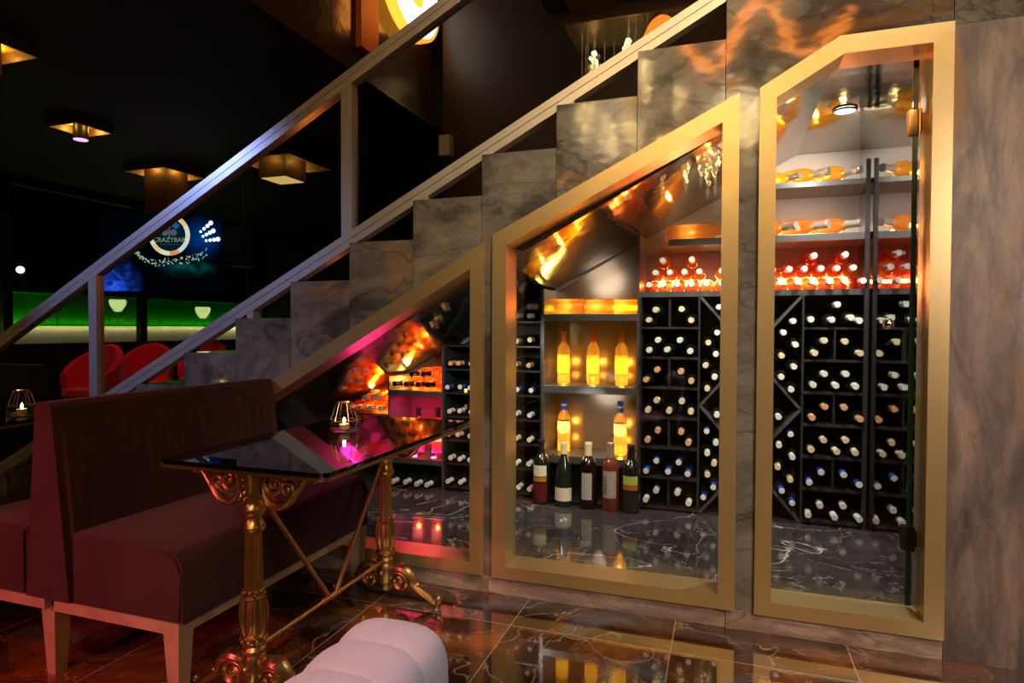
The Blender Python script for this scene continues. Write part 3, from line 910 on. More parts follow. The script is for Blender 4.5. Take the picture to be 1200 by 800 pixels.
# low cupboard with rose stack at the far left of the low window
t = thing('wine_rack', 'low black rack under the orange bottle stack in the low window', 'wine rack', (-2.24, 1.2, .126), 'wine racks in the cellar')
b = BM(); box(b, -2.44, -2.062, 1.06, 1.36, .565, .585); finish(b, 'shelf', 'rack_edge', t, smooth=False)
b = BM(); box(b, -2.44, -2.43, 1.06, 1.36, .127, .564); finish(b, 'side_panel', 'rack', t, smooth=False)
b = BM(); box(b, -2.429, -2.062, 1.345, 1.355, .127, .564); finish(b, 'back_panel', 'void', t, smooth=False)
for lv, xs in enumerate(([-2.102 - .0765 * i for i in range(4)], [-2.140, -2.2165])):
    for i, x in enumerate(xs):
        bottle('rose_red' if i % 2 else 'rose', (x, YB - .01, .585 + .0386 + lv * .0668), (PI / 2, random.uniform(-3, 3), 0),
               'orange rose bottle in stack left of the magenta niche, %s row, %s from right' % (('lower', 'upper')[lv], ORD[i]), 'rose bottles stacked left of the magenta niche')

# five magnums standing on the cellar floor
ZM = .1265
MS = 1.0
standing((-1.005, .985, ZM), P_BORD, 'wine_dark', 'cap_black', 1.30, 1.24, [(.165, .228, .9, 'label_cream', None), (.135, .160, .9, 'label_orange', None), (.02, .125, 1.0, 'label_maroon', None)],
         'dark magnum with cream label over maroon, leftmost of five on cellar floor', 'magnums standing on the cellar floor')
standing((-.870, .985, ZM), P_BURG, 'wine_dark', 'cap_cream', 1.24, 1.22, [(.035, .110, 1.25, 'label_cream', None)],
         'round-shouldered dark magnum with low cream label, second of five on cellar floor', 'magnums standing on the cellar floor', cap_z=.235)
standing((-.728, .985, ZM), P_BORD, 'wine_red', 'cap_cream', 1.30, 1.24, [(.055, .205, .62, 'label_grey', None)],
         'dark magnum with tall narrow grey label, middle of five on cellar floor', 'magnums standing on the cellar floor', cap_z=.235)
standing((-.600, .985, ZM), P_BORD, 'rose_still', 'cap_silver', 1.28, 1.26, [(.075, .225, .85, 'label_taupe', None)],
         'rose magnum with tall taupe label, fourth of five on cellar floor', 'magnums standing on the cellar floor', text=('label_taupe', 'MINUTY', .026, -.022, PI / 2), cap_z=.225)
standing((-.487, .985, ZM), P_BORD, 'wine_dark', 'cap_black', 1.26, 1.24, [(.155, .205, 1.0, 'label_green', None), (.128, .151, 1.0, 'label_orange', None)],
         'dark magnum with small lime label, rightmost of five on cellar floor', 'magnums standing on the cellar floor')

# ---- cellar lighting
def strip(x0, x1, z, y=1.349, m='strip_amber', h=.008):
    b = BM(); box(b, x0, x1, y - .004, y, z, z + h)
    return b
t = thing('light_strip', 'amber light strip behind the rose bottles on the long board', 'light', (-.2, 1.35, TOP), 'light strips behind bottles')
finish(strip(-.44, .66, TOP + .001, 1.366), 'diffuser', 'strip_amber', t, smooth=False)
light('AREA', 'strip_glow', (.11, 1.352, TOP + .055), 9, (1, .60, .28), 1.05, target=(.11, .5, TOP + .09), size_y=.02)
light('AREA', 'stack_glow', (-2.2, 1.352, .64), 5.0, (1, .36, .06), .26, target=(-2.2, .5, .69), size_y=.04)
light('AREA', 'niche_top_glow', (-.74, 1.345, 1.27), 2.5, (1, .6, .14), .5, target=(-.74, .5, 1.28), size_y=.03)
light('AREA', 'magenta_top_glow', (-1.86, 1.345, .785), 3.2, (1, .50, .12), .34, target=(-1.86, .5, .80), size_y=.03)
for x in (.20, .345, .49, .635):
    light('POINT', 'upper_lamp', (x - .06, 1.17, 1.645), .22, (1, .56, .18), .012)
    light('POINT', 'topmost_lamp', (x - .06, 1.17, 1.915), .35, (1, .74, .28), .012)
light('SPOT', 'downlight', (.50, .64, 2.115), 105, (1, .94, .88), .03, target=(.44, .66, .1), spot=120, blend=.6)
light('SPOT', 'wash_back', (.42, .62, 2.10), 26, (1, .93, .86), .04, target=(.42, 1.37, 1.80), spot=70, blend=.7)
light('SPOT', 'wash_back', (.42, .85, 1.87), 4, (1, .93, .88), .06, target=(.42, 1.37, 1.76), spot=90, blend=.9)
light('SPOT', 'wash_niche', (-.80, .75, 1.48), 5, (1, .90, .78), .12, target=(-.80, 1.36, 1.33), spot=80, blend=.7)
light('SPOT', 'wash_rack', (-.15, .45, 1.80), 34, (1, .93, .82), .07, target=(-.20, 1.1, .5), spot=95, blend=.6)
light('SPOT', 'wash_left', (-1.25, .4, 1.18), 20, (1, .92, .80), .06, target=(-1.32, 1.1, .35), spot=110, blend=.6)
light('SPOT', 'wash_door', (.35, .25, 1.95), 22, (1, .94, .86), .06, target=(.45, 1.1, .7), spot=70, blend=.7)
light('SPOT', 'wash_low', (-.75, .9, .72), 4.0, (1, .92, .84), .10, target=(-.75, 1.36, .60), spot=60, blend=.8)

# ================================================================== STAIR RAILING
rl = thing('stair_railing', 'satin metal stair railing with glass panels climbing to the right', 'railing', (-4.9, .04, 0))
SL = .5225
def zu(x): return 1.485 + (x + 3.30) * SL       # top line of the upper rail
def zl(x): return .837 + (x + 3.106) * SL        # top line of the lower rail
def bar(bm, x0, x1, fz, th, y0, y1): prism(bm, [(x0, fz(x0)), (x1, fz(x1)), (x1, fz(x1) - th), (x0, fz(x0) - th)], y0, y1)
YR0, YR1 = .012, .064
for nm, fz, xa, xb in (('top_rail', zu, -4.9, .3), ('bottom_rail', zl, -4.9, -.008)):
    b = BM(); bar(b, xa, xb, fz, .034, YR0, YR1); bar(b, xa, xb, lambda x: fz(x) - .038, .034, YR0, YR1)
    bar(b, xa, xb, lambda x: fz(x) - .03, .012, YR0 + .004, YR1 - .004)
    finish(b, nm, 'rail', rl, smooth=False)
for xp in (-4.85, -3.30, -1.675):
    b = BM(); prism(b, [(xp - .029, zl(xp - .029) - .05), (xp + .029, zl(xp + .029) - .05), (xp + .029, zu(xp + .029) - .06), (xp - .029, zu(xp - .029) - .06)], YR0 + .001, YR1 - .004)
    finish(b, 'post', 'rail', rl, smooth=False)
for xp, k in ((-2.232, 1), (-1.272, 4), (-.612, 6), (-3.2, -2), (-4.1, -5)):
    b = BM(); box(b, xp - .019, xp + .019, YR0 + .002, YR1 - .002, ZK(k), zl(xp) - .055)
    finish(b, 'bracket_post', 'rail', rl, smooth=False)
for xa, xb in ((-4.81, -3.335), (-3.265, -1.71), (-1.64, .29)):
    b = BM(); prism(b, [(xa, zl(xa) - .02), (xb, zl(xb) - .02), (xb, zu(xb) - .06), (xa, zu(xa) - .06)], .034, .044)
    finish(b, 'glass_panel', 'rail_glass', rl, smooth=False)

# ================================================================== BENCH (double sided)
def bench(name, label, y0, y1, m):
    t = thing(name, label, 'bench', (-2.1, mid(y0, y1), 0))
    # backrest: wedge with channels on the seat side
    b = BM()
    n = 96
    zs = [.254, .40, .55, .70, .80, .845, .885, .900]
    def prof(z, ph):
        f = (z - .254) / (.90 - .254)
        xr = -1.993 + (-2.066 + 1.993) * f
        xl = -2.192 + (-2.137 + 2.192) * f
        fade = 1 if z < .82 else 0
        return xl - .0, xr + fade * .009 * abs(math.sin(ph)) - (.012 if z > .89 else 0)
    grid = []
    for i in range(n + 1):
        y = y0 + (y1 - y0) * i / n
        ph = PI * (y - y0) / .052
        row = []
        for z in zs: row.append((prof(z, ph if .03 < y - y0 else 0)[1], y, z))
        for z in reversed(zs): row.append((prof(z, 0)[0] + (.012 if z > .89 else 0), y, z))
        grid.append([b.verts.new(p) for p in row])
    m_ = len(grid[0])
    for A, B_ in zip(grid, grid[1:]):
        for k in range(m_): b.faces.new((A[k], A[(k + 1) % m_], B_[(k + 1) % m_], B_[k]))
    b.faces.new(grid[0]); b.faces.new(list(reversed(grid[-1])))
    finish(b, 'backrest', m, t)
    for sgn in (1, -1):
        X = lambda x: x if sgn > 0 else -4.184 - x
        poly = [(X(-1.986), .252), (X(-1.535), .252)]
        # rounded front top corner and lightly crowned top
        for k in range(9):
            a = PI / 2 * k / 8
            poly.append((X(-1.592 + .057 * math.cos(a)), .405 + .062 * math.sin(a)))
        poly += [(X(-1.75), .478), (X(-1.90), .482), (X(-1.986), .480)]
        b = BM(); prism(b, poly, y0 + .004, y1)
        es = [e for e in b.edges if abs(e.verts[0].co.y - e.verts[1].co.y) < 1e-6]
        bmesh.ops.bevel(b, geom=es, offset=.009, segments=2, affect='EDGES')
        so = finish(b, 'seat_cushion', m, t)
        b = BM()
        xs = sorted((X(-1.545), X(-2.07)))
        box(b, X(-1.545) - .022 * sgn if sgn > 0 else X(-1.545), X(-1.545) if sgn > 0 else X(-1.545) + .022, y0 + .006, y1, .216, .2515)
        box(b, xs[0] if sgn > 0 else xs[0] + .0225, xs[1] - .0225 if sgn > 0 else xs[1], y0 + .006, y0 + .03, .216, .2515)
        box(b, xs[0] if sgn > 0 else xs[0] + .0225, xs[1] - .0225 if sgn > 0 else xs[1], y1 - .03, y1 - .002, .216, .2515)
        finish(b, 'base_rail', 'wood', t, smooth=False)
        for y in (y0 + .006, y1 - .058):
            b = BM()
            xc = X(-1.575)
            vs = box(b, xc - .030, xc + .030, y, y + .056, 0, .2155)
            for v in vs:
                if v.co.z < .1: v.co.x = xc + (v.co.x - xc) * .62 ; v.co.y = y + .028 + (v.co.y - y - .028) * .7
            finish(b, 'leg', 'wood', t, smooth=False)
    for y in (y0 + .004, y1 - .06):
        b = BM()
        vs = box(b, -2.125, -2.065, y, y + .056, 0, .2155)
        for v in vs:
            if v.co.z < .1: v.co.x = -2.095 + (v.co.x + 2.095) * .6; v.co.y = y + .028 + (v.co.y - y - .028) * .7
        finish(b, 'leg', 'wood', t, smooth=False)
    return t
bench('upholstered_bench', 'double-sided plum velvet bench with channelled back beside the table', -1.08, -.03, 'velvet')

# ================================================================== ORNATE TABLE
TB = thing('bistro_table', 'black glass bistro table on ornate antique brass pedestals', 'table', (-1.31, -.57, 0))
def rrect(x0, x1, y0, y1, r, n=6):
    out = []
    for cx, cy, a0 in ((x1 - r, y1 - r, 0), (x0 + r, y1 - r, 90), (x0 + r, y0 + r, 180), (x1 - r, y0 + r, 270)):
        for k in range(n + 1):
            a = math.radians(a0 + 90 * k / n)
            out.append((cx + r * math.cos(a), cy + r * math.sin(a)))
    return out
TX0, TX1, TY0, TY1 = -1.612, -1.012, -1.09, -.052
b = BM(); prism(b, rrect(TX0 + .004, TX1 - .004, TY0 + .004, TY1 - .004, .03), .738, .751, 'z'); finish(b, 'glass_top', 'black_glass', TB)
b = BM(); prism(b, rrect(TX0, TX1, TY0, TY1, .034), .728, .7378, 'z'); finish(b, 'edge_band', 'brass', TB)
def spiral(c, r0, r1, a0, turns, n=34):
    """points in the xz plane winding from radius r0 to r1"""
    out = []
    for i in range(n + 1):
        f = i / n
        r = r0 + (r1 - r0) * f
        a = a0 + turns * 2 * PI * f
        out.append((c[0] + r * math.cos(a), c[1] + r * math.sin(a)))
    return out
def bez(p0, p1, p2, p3, n=14):
    out = []
    for i in range(n + 1):
        t_ = i / n; u = 1 - t_
        out.append(tuple(u**3 * a + 3 * u * u * t_ * b_ + 3 * u * t_ * t_ * c_ + t_**3 * d_ for a, b_, c_, d_ in zip(p0, p1, p2, p3)))
    return out
XC = -1.345
def pedestal(yc):
    prof = [(.0, .045), (.022, .045), (.026, .06), (.022, .075), (.034, .082), (.036, .10), (.036, .145), (.032, .155), (.030, .162), (.034, .168), (.036, .176), (.030, .186), (.038, .196), (.041, .206), (.038, .216),
            (.027, .222), (.030, .232), (.034, .250), (.035, .272), (.032, .300), (.028, .325), (.033, .332), (.028, .338), (.0275, .37), (.027, .42), (.026, .47), (.0255, .505), (.025, .525),
            (.030, .530), (.036, .538), (.037, .548), (.029, .558), (.027, .575), (.033, .583), (.037, .592), (.037, .602), (.030, .610), (.028, .625), (.036, .66), (.044, .70), (.050, .726), (0, .726)]
    b = BM(); lathe(b, prof, 40, (XC, yc, 0), flute=(.338, .527, 10, .16))
    # leaves round the bulb
    for k in range(6):
        a = 2 * PI * k / 6 + .3
        pts = []
        for i in range(9):
            f = i / 8
            r = .029 + .007 * math.sin(PI * f) + (.007 if i == 8 else 0)
            pts.append((XC + r * math.cos(a), yc + r * math.sin(a), .222 + .125 * f))
        tube(b, pts, [.003 + .0075 * math.sin(PI * (.15 + .8 * i / 8)) for i in range(9)], 8)
    for k in range(10):
        a = 2 * PI * k / 10
        ball(b, (XC + .0285 * math.cos(a), yc + .0285 * math.sin(a), .352), .0045, 8)
        ball(b, (XC + .0375 * math.cos(a), yc + .0375 * math.sin(a), .206), .006, 8)
    for i, z in enumerate((.635, .655, .675, .695, .712)):
        ball(b, (XC, yc - .034 - .0035 * i, z), .007 - .0006 * i, 8)
        ball(b, (XC, yc + .034 + .0035 * i, z), .007 - .0006 * i, 8)
    ball(b, (XC, yc - .037, .125), .011, 10); ball(b, (XC, yc + .037, .125), .011, 10)
    ped = finish(b, 'pedestal', 'brass', TB)
    # scroll brackets under the top
    for s in (1, -1):
        b = BM()
        def add(pts, r0, r1, mid_=None):
            n = len(pts)
            rr = [r0 + (r1 - r0) * i / (n - 1) for i in range(n)]
            if mid_: rr = [r + mid_ * math.sin(PI * i / (n - 1)) for i, r in enumerate(rr)]
            tube(b, [(XC + s * x, yc, z) for x, z in pts], rr, 10, 1.5)
        # big belly scroll
        belly = bez((.050, .718), (.020, .60), (.115, .585), (.150, .655), 18)
        add(belly, .006, .009, .005)
        add(spiral((.128, .668), .026, .004, -.5, 1.35), .009, .004)
        ball(b, (XC + s * .128, yc, .668), .010, 10)
        # inner volute
        add(spiral((.083, .680), .038, .005, PI * .5, 1.7), .009, .005, .002)
        ball(b, (XC + s * .083, yc, .680), .012, 10)
        # outer arm to the tip
        add(bez((.150, .655), (.172, .672), (.178, .700), (.212, .716), 12), .009, .006)
        add(spiral((.214, .704), .013, .003, PI * .5, -1.2, 20), .006, .004)
        ball(b, (XC + s * .214, yc, .704), .008, 10)
        add(bez((.10, .718), (.13, .722), (.16, .700), (.175, .690), 10), .006, .006)
        ball(b, (XC + s * .168, yc, .716), .010, 10)
        # lower curl by the collar
        add(spiral((.046, .632), .013, .003, PI, 1.2 * -1, 18), .007, .004)
        ball(b, (XC + s * .046, yc, .632), .009, 10)
        sub(b, 'scroll_bracket', 'brass', ped)
        # foot
        b = BM()
        add(spiral((.070, .088), .043, .006, PI * .95, -1.75, 44), .012, .006, .003)
        ball(b, (XC + s * .070, yc, .088), .014, 12)
        hump = bez((.030, .115), (.050, .165), (.120, .150), (.135, .075), 16)
        add(hump, .013, .012, .007)
        for k in (-1, 1):
            tube(b, [(XC + s * (x + .004), yc + k * .012, z + .004) for x, z in hump], [.005 + .003 * math.sin(PI * i / 16) for i in range(17)], 8)
        add(bez((.128, .085), (.150, .060), (.195, .040), (.232, .018), 12), .013, .012)
        add(spiral((.236, .032), .015, .003, -PI / 2, 1.25, 20), .011, .006)
        ball(b, (XC + s * .236, yc, .032), .010, 10)
        ball(b, (XC + s * .150, yc, .082), .011, 10)
        lathe(b, [(0, .0), (.014, .0), (.014, .008), (.009, .018), (0, .018)], 14, (XC + s * .236, yc, 0))
        sub(b, 'foot', 'brass', ped)
    b = BM(); box(b, XC - .20, XC + .20, yc - .018, yc + .018, .7265, .7279)
    sub(b, 'mounting_plate', 'brass', ped, smooth=False)
YP0, YP1 = -.985, -.205
pedestal(YP0); pedestal(YP1)
b = BM(); tube(b, [(XC, YP0 + .03, .17), (XC, YP1 - .03, .17)], .0085, 12); finish(b, 'tie_rod', 'brass', TB)
ym = -.60
b = BM(); tube(b, [(XC + .012, YP0 + .015, .640), (XC + .012, ym - .022, .186), (XC + .012, ym - .010, .176)], .0085, 12)
tube(b, [(XC + .012, YP1 - .015, .640), (XC + .012, ym + .022, .186), (XC + .012, ym + .010, .176)], .0085, 12)
tube(b, [(XC + .012, ym - .05, .180), (XC + .012, ym + .05, .180)], .011, 12)
finish(b, 'brace', 'brass', TB)

# ---- candle holders
def candle_holder(x, y, z, label, rot=.4):
    t = thing('candle_holder', label, 'candle holder', (x, y, z), 'glass candle holders')
    b = BM(); lathe(b, [(0, 0), (.046, 0), (.053, .004), (.056, .012), (.055, .042), (.052, .042), (.052, .014), (.045, .010), (0, .010)], 32, (x, y, z + .0005))
    finish(b, 'glass_bowl', 'holder_glass', t)
    b = BM()
    base = [(x + .050 * math.cos(rot + k * PI / 3), y + .050 * math.sin(rot + k * PI / 3), z + .044) for k in range(6)]
    topp = [(x + .028 * math.cos(rot + k * PI / 3), y + .028 * math.sin(rot + k * PI / 3), z + .112) for k in range(6)]
    for k in range(6):
        tube(b, [base[k], base[(k + 1) % 6]], .0017, 6); tube(b, [topp[k], topp[(k + 1) % 6]], .0017, 6)
        tube(b, [base[k], topp[k]], .0017, 6)
    finish(b, 'wire_frame', 'rose_gold', t)
    b = BM(); lathe(b, [(0, 0), (.019, 0), (.019, .018), (0, .018)], 20, (x, y, z + .0115)); cw = finish(b, 'tea_light', 'wax', t)
    b = BM(); lathe(b, [(0, 0), (.003, .002), (.0055, .008), (.004, .016), (0, .026)], 12, (x, y, z + .0305)); sub(b, 'flame', 'candle', cw)
    light('POINT', 'candle_glow', (x, y, z + .050), .12, (1, .50, .14), .006)
    return t
candle_holder(-1.365, -.475, .751, 'glass candle holder with wire frame on the black glass table')

# ---- table and candle on the far side of the bench
t = thing('side_table', 'dark table with a candle on it left of the bench', 'table', (-3.1, -.75, 0))
b = BM(); prism(b, rrect(-3.40, -2.80, -1.27, -.22, .03), .738, .751, 'z'); finish(b, 'table_top', 'black_glass', t)
b = BM(); prism(b, rrect(-3.404, -2.796, -1.274, -.216, .034), .728, .7378, 'z'); finish(b, 'edge_band', 'brass', t)
for y in (-1.14, -.35):
    b = BM(); lathe(b, [(0, 0), (.15, 0), (.15, .012), (.03, .03), (.024, .05), (.024, .70), (.08, .728), (0, .728)], 20, (-3.1, y, 0)); finish(b, 'leg', 'dark_metal', t)
candle_holder(-2.955, -.585, .751, 'glowing candle holder on the dark table at left edge', .1)

# ================================================================== FOREGROUND CHAIR
CH = thing('dining_chair', 'pale lilac channel-tufted velvet chair in the near foreground', 'chair', (-.55, -2.2, 0))
def chair_back():
    b = BM()
    y_end, y_near = -1.868, -2.40
    ys = [y_near + (y_end - y_near) * i / 120 for i in range(121)]
    rows = []
    for y in ys:
        d_end = min(y_end - y, y - y_near)
        rr = .03
        cap = 1.0 if d_end > rr else math.sqrt(max(0.0, 1 - (1 - d_end / rr) ** 2))
        cap = .88 + .12 * cap
        g_ = abs(math.sin(PI * (y - y_end + .004) / .062)) ** .5       # channel bulge
        bul = .0055 * (g_ - 1)
        hw = (.064 + bul) * cap
        top = .813 + bul * .9 - (.012 * (1 - cap) / .12)
        cxm = -.352
        row = []
        N = 18
        lean = lambda z: -.10 * (top - z) * .6
        row.append((cxm - hw * .9 + lean(.42), y, .42)); row.append((cxm - hw + lean(.6), y, .60))
        for k in range(N + 1):
            a = PI - PI * k / N
            ex = math.copysign(abs(math.cos(a)) ** .62, math.cos(a)); ez = math.sin(a) ** .62
            row.append((cxm + hw * ex, y, top - .062 + .062 * ez))
        row.append((cxm + hw + lean(.6), y, .60)); row.append((cxm + hw * .95 + lean(.42), y, .42))
        rows.append([b.verts.new(p) for p in row])
    n = len(rows[0])
    for A, B_ in zip(rows, rows[1:]):
        for k in range(n): b.faces.new((A[k], A[(k + 1) % n], B_[(k + 1) % n], B_[k]))
    b.faces.new(rows[0]); b.faces.new(list(reversed(rows[-1])))
    return finish(b, 'backrest', 'chair_velvet', CH)
chair_back()
b = BM(); box(b, -.86, -.36, -2.42, -1.87, .36, .48, .04); finish(b, 'seat', 'chair_velvet', CH)
for x in (-.83, -.42):
    for y in (-2.36, -1.92):
        b = BM(); tube(b, [(x, y, 0), (x, y, .37)], [.011, .018], 12); finish(b, 'leg', 'dark_metal', CH)

# ================================================================== CEILING LAMPS (left room)
def box_lamp(x, y, w, drop, label, rnd=False, led='strip_white'):
    t = thing('ceiling_lamp', label, 'lamp', (x, y, CEIL_LO), 'gold tray ceiling lamps')
    z = CEIL_LO
    b = BM()
    h = .09
    for (xa, xb, ya, yb) in ((x - w, x + w, y - w, y - w + .015), (x - w, x + w, y + w - .015, y + w), (x - w, x - w + .015, y - w + .0152, y + w - .0152), (x + w - .015, x + w, y - w + .0152, y + w - .0152)):
        box(b, xa, xb, ya, yb, z - h, z - .001)
    finish(b, 'tray', 'lamp_box', t, smooth=False)
    b = BM(); box(b, x - w + .02, x + w - .02, y - w + .02, y + w - .02, z - .012, z - .002); finish(b, 'gold_reflector', 'gold_inside', t, smooth=False)
    r = w * (.52 if drop > .5 else .46)
    if rnd:
        b = BM(); lathe(b, [(0, 0), (r * .72, 0), (r * .72, drop), (0, drop)], 24, (x, y, z - .013 - drop)); finish(b, 'spot_body', 'dark_metal', t)
        b = BM(); lathe(b, [(0, 0), (r * .68, 0), (r * .68, .004), (0, .004)], 24, (x, y, z - .018 - drop)); finish(b, 'lens', led, t)
    else:
        b = BM(); box(b, x - r, x + r, y - r, y + r, z - .013 - drop, z - .013); finish(b, 'lamp_body', 'lamp_box', t, smooth=False)
        b = BM(); box(b, x - r * .9, x + r * .9, y - r * .9, y + r * .9, z - .018 - drop, z - .0135 - drop); finish(b, 'diffuser', led, t, smooth=False)
    for dx, dy in ((1, 0), (-1, 0), (0, 1), (0, -1)):
        light('POINT', 'tray_glow', (x + dx * w * .7, y + dy * w * .7, z - .055), 1.1, (1, .52, .06), .02)
    return t
MAT['lens_pink'] = emission('pink_lens', (1, .22, .90), 3)
MAT['diff_gold'] = emission('gold_diffuser', (1, .60, .18), 1.0)
box_lamp(-6.19, 2.13, .20, .17, 'round spot with pink lens in a gold tray on the black ceiling', True, 'lens_pink')
box_lamp(-6.95, 3.85, .34, .62, 'tall hanging box lamp with gold tray above the railing', False, 'diff_gold')
box_lamp(-5.12, .50, .30, .24, 'box lamp cut by the left edge of the picture', False, 'diff_gold')
box_lamp(-5.15, 3.9, .42, .26, 'broad box lamp with gold tray added for a reflection in the railing glass', False, 'diff_gold')  # stands in for a lamp mirrored in the railing glass

# ================================================================== LEFT BACKGROUND
# facade glass and mullions
wl = thing('window_4', 'dark night window front on the left', 'window', (-9.25, 3, .9), kind='structure')
b = BM(); box(b, -9.28, -9.27, -7.4, 8.9, .9, 3.1); finish(b, 'glass_pane', 'rail_glass', wl, smooth=False)
for y in (-1.5, .9, 3.35, 5.45, 8.0):
    b = BM(); box(b, -9.31, -9.20, y - .06, y + .06, .9, 3.1); finish(b, 'mullion', 'void', wl, smooth=False)
# lit ledge and green glass balustrade outside
b = BM(); box(b, -9.75, -9.55, -2, 9, .80, 1.135)
tag(finish(b, 'ledge', 'cream_wall', smooth=False), 'cream ledge lit from its top edge outside the windows', 'ledge')
gb = thing('glass_balustrade', 'green lit glass balustrade outside the windows', 'balustrade', (-9.8, 3, 1.135))
for y0, y1 in ((-2, .35), (.37, 2.62), (2.64, 4.42), (4.44, 6.3), (6.32, 9)):
    b = BM(); box(b, -9.80, -9.785, y0, y1, 1.136, 1.64); finish(b, 'glass_panel', 'frost_green', gb, smooth=False)
b = BM(); box(b, -9.81, -9.775, -2, 9, 1.640, 1.655); finish(b, 'handrail', principled('green_glow_paint', (.15, .8, .12), .4), gb, smooth=False)  # bright green colour stands in for green light along the rail
b = BM(); box(b, -9.765, -9.755, -2, 9, 1.14, 1.15); finish(b, 'light_strip', emission('green_strip', (.55, 1, .02), 3), gb, smooth=False)
light('AREA', 'balustrade_glow', (-9.766, 3.4, 1.152), 11, (.30, 1, .02), 11, target=(-9.775, 3.4, 1.42), size_y=.012, spread=70)
light('AREA', 'ledge_glow', (-9.525, 3.4, 1.16), 17, (1, .85, .45), 11, target=(-9.545, 3.4, .8), size_y=.02, spread=110)
b = BM(); box(b, -14.1, -14, -8, 16, 0, 9)
tag(finish(b, 'wall_night', 'night', smooth=False), 'black night beyond the windows', 'wall', kind='structure')
def street_lamp(x, y, z, label):
    t = thing('street_lamp', label, 'lamp', (x, y, 0), 'street lamps outside')
    b = BM(); tube(b, [(x, y, 0), (x, y, z - .14)], [.05, .03], 10); finish(b, 'lamp_post', 'dark_metal', t)
    b = BM(); lathe(b, [(0, -.14), (.06, -.13), (.13, -.02), (.15, .06), (.14, .10), (0, .10)], 16, (x, y, z)); finish(b, 'globe', 'globe', t)
    b = BM(); lathe(b, [(.16, 0), (.10, .07), (0, .10)], 16, (x, y, z + .102)); finish(b, 'lamp_cap', 'dark_metal', t)
street_lamp(-11.2, 6.6, 1.57, 'left white globe street lamp outside behind the green glass')
street_lamp(-10.4, 7.9, 1.46, 'right white globe street lamp outside behind the green glass')
for i, (y, z, w, h) in enumerate(((4.4, 1.36, .30, .05), (8.1, 1.60, .20, .05), (8.15, 1.42, .30, .05), (6.0, 1.28, .25, .05), (6.5, 1.34, .06, .25))):
    b = BM(); box(b, -13.95, -13.9, y * 1.25 + 1.2, y * 1.25 + 1.2 + w, z, z + h)  # glowing bars stand in for orange reflections
    tag(finish(b, 'amber_reflection', 'amber_mark', smooth=False), 'small amber glowing bar standing in for an orange reflection', 'window', 'amber reflection bars')
b = BM(); ball(b, (-12.77, 5.85, 2.226), .07, 10)
t = thing('far_lamp', 'small white-green lamp in the night at far left', 'lamp', (-12.77, 5.92, 0)); finish(b, 'bulb', 'far_light', t)
b = BM(); tube(b, [(-12.77, 5.92, 0), (-12.77, 5.92, 2.25)], .03, 8); finish(b, 'lamp_post', 'night', t)
# screen
def screen_pos(s_, z_, d_=0.0):
    """metres across and up on the screen plane"""
    c = Vector((-6.72, 3.68, 2.10)); r = Vector((.947, .321, 0)); n = Vector((.321, -.947, 0))
    return c + r * s_ + Vector((0, 0, z_)) + n * d_
SR = Matrix((Vector((.947, .321, 0)), Vector((0, 0, 1)), Vector((.321, -.947, 0)))).transposed().to_4x4()
SM = Matrix.Translation((-6.72, 3.68, 2.10)) @ SR      # local x across, y up, z to the viewer
SCR = thing('video_screen', 'dark video screen showing a round emblem and stadium lights', 'screen', (-6.72, 3.68, 1.5))
def on_screen(bm, name, m, smooth=False):
    bmesh.ops.transform(bm, matrix=SM, verts=bm.verts[:])
    return finish(bm, name, m, SCR, smooth)
def screen_mat():
    m, nt, out = new_mat('screen_picture')
    g = G(nt)
    tc = g.n('TexCoord')
    mp = g.n('Mapping', vector_type='POINT'); mp.inputs['Location'].default_value = (0, 0, 0)
    nt.links.new(tc.outputs['Generated'], mp.inputs[0])
    nz = g.n('TexNoise', i_Scale=5.0, i_Detail=6.0, i_Distortion=1.2); nt.links.new(tc.outputs['Object'], nz.inputs['Vector'])
    sp = g.n('SeparateXYZ'); nt.links.new(tc.outputs['Generated'], sp.inputs[0])
    def blob(cx, cz, rx, rz):
        dx = g.math('DIVIDE', g.math('SUBTRACT', sp.outputs[0], cx), rx); dz = g.math('DIVIDE', g.math('SUBTRACT', sp.outputs[2], cz), rz)
        d = g.math('SQRT', g.math('ADD', g.math('MULTIPLY', dx, dx), g.math('MULTIPLY', dz, dz)))
        return g.math('POWER', g.math('MAXIMUM', g.math('SUBTRACT', 1.0, d), 0.0), 1.8)
    def add(a, b_): return g.mix(1.0, a, b_, 'ADD')
    base = (.0, .0008, .002)
    l1 = g.math('MULTIPLY', blob(.04, .08, .34, .42), g.math('POWER', g.math('MULTIPLY', nz.outputs[0], 2.4), 4.0))
    l2 = g.math('MULTIPLY', blob(.84, .70, .22, .34), g.math('MULTIPLY', nz.outputs[0], 1.6))
    l3 = g.math('MULTIPLY', blob(.72, .30, .30, .16), g.math('POWER', g.math('MULTIPLY', nz.outputs[0], 1.6), 4.0))
    def colr(f, c):
        v = g.n('VectorMath', operation='SCALE'); v.inputs[0].default_value = c; nt.links.new(f, v.inputs['Scale']); return v.outputs[0]
    c = add(add(add(base, colr(l1, (.02, .10, .9))), colr(l2, (.0, .10, .55))), colr(l3, (.0, .25, .25)))
    e = g.n('Emission'); nt.links.new(c, e.inputs[0]); e.inputs[1].default_value = 1.0
    nt.links.new(e.outputs[0], out.inputs[0])
    return m
b = BM(); box(b, -.90, .68, -.51, .50, -.05, -.012); on_screen(b, 'screen_case', 'void')
b = BM(); box(b, -.88, .66, -.50, .48, -.0119, -.002); on_screen(b, 'picture_area', screen_mat())
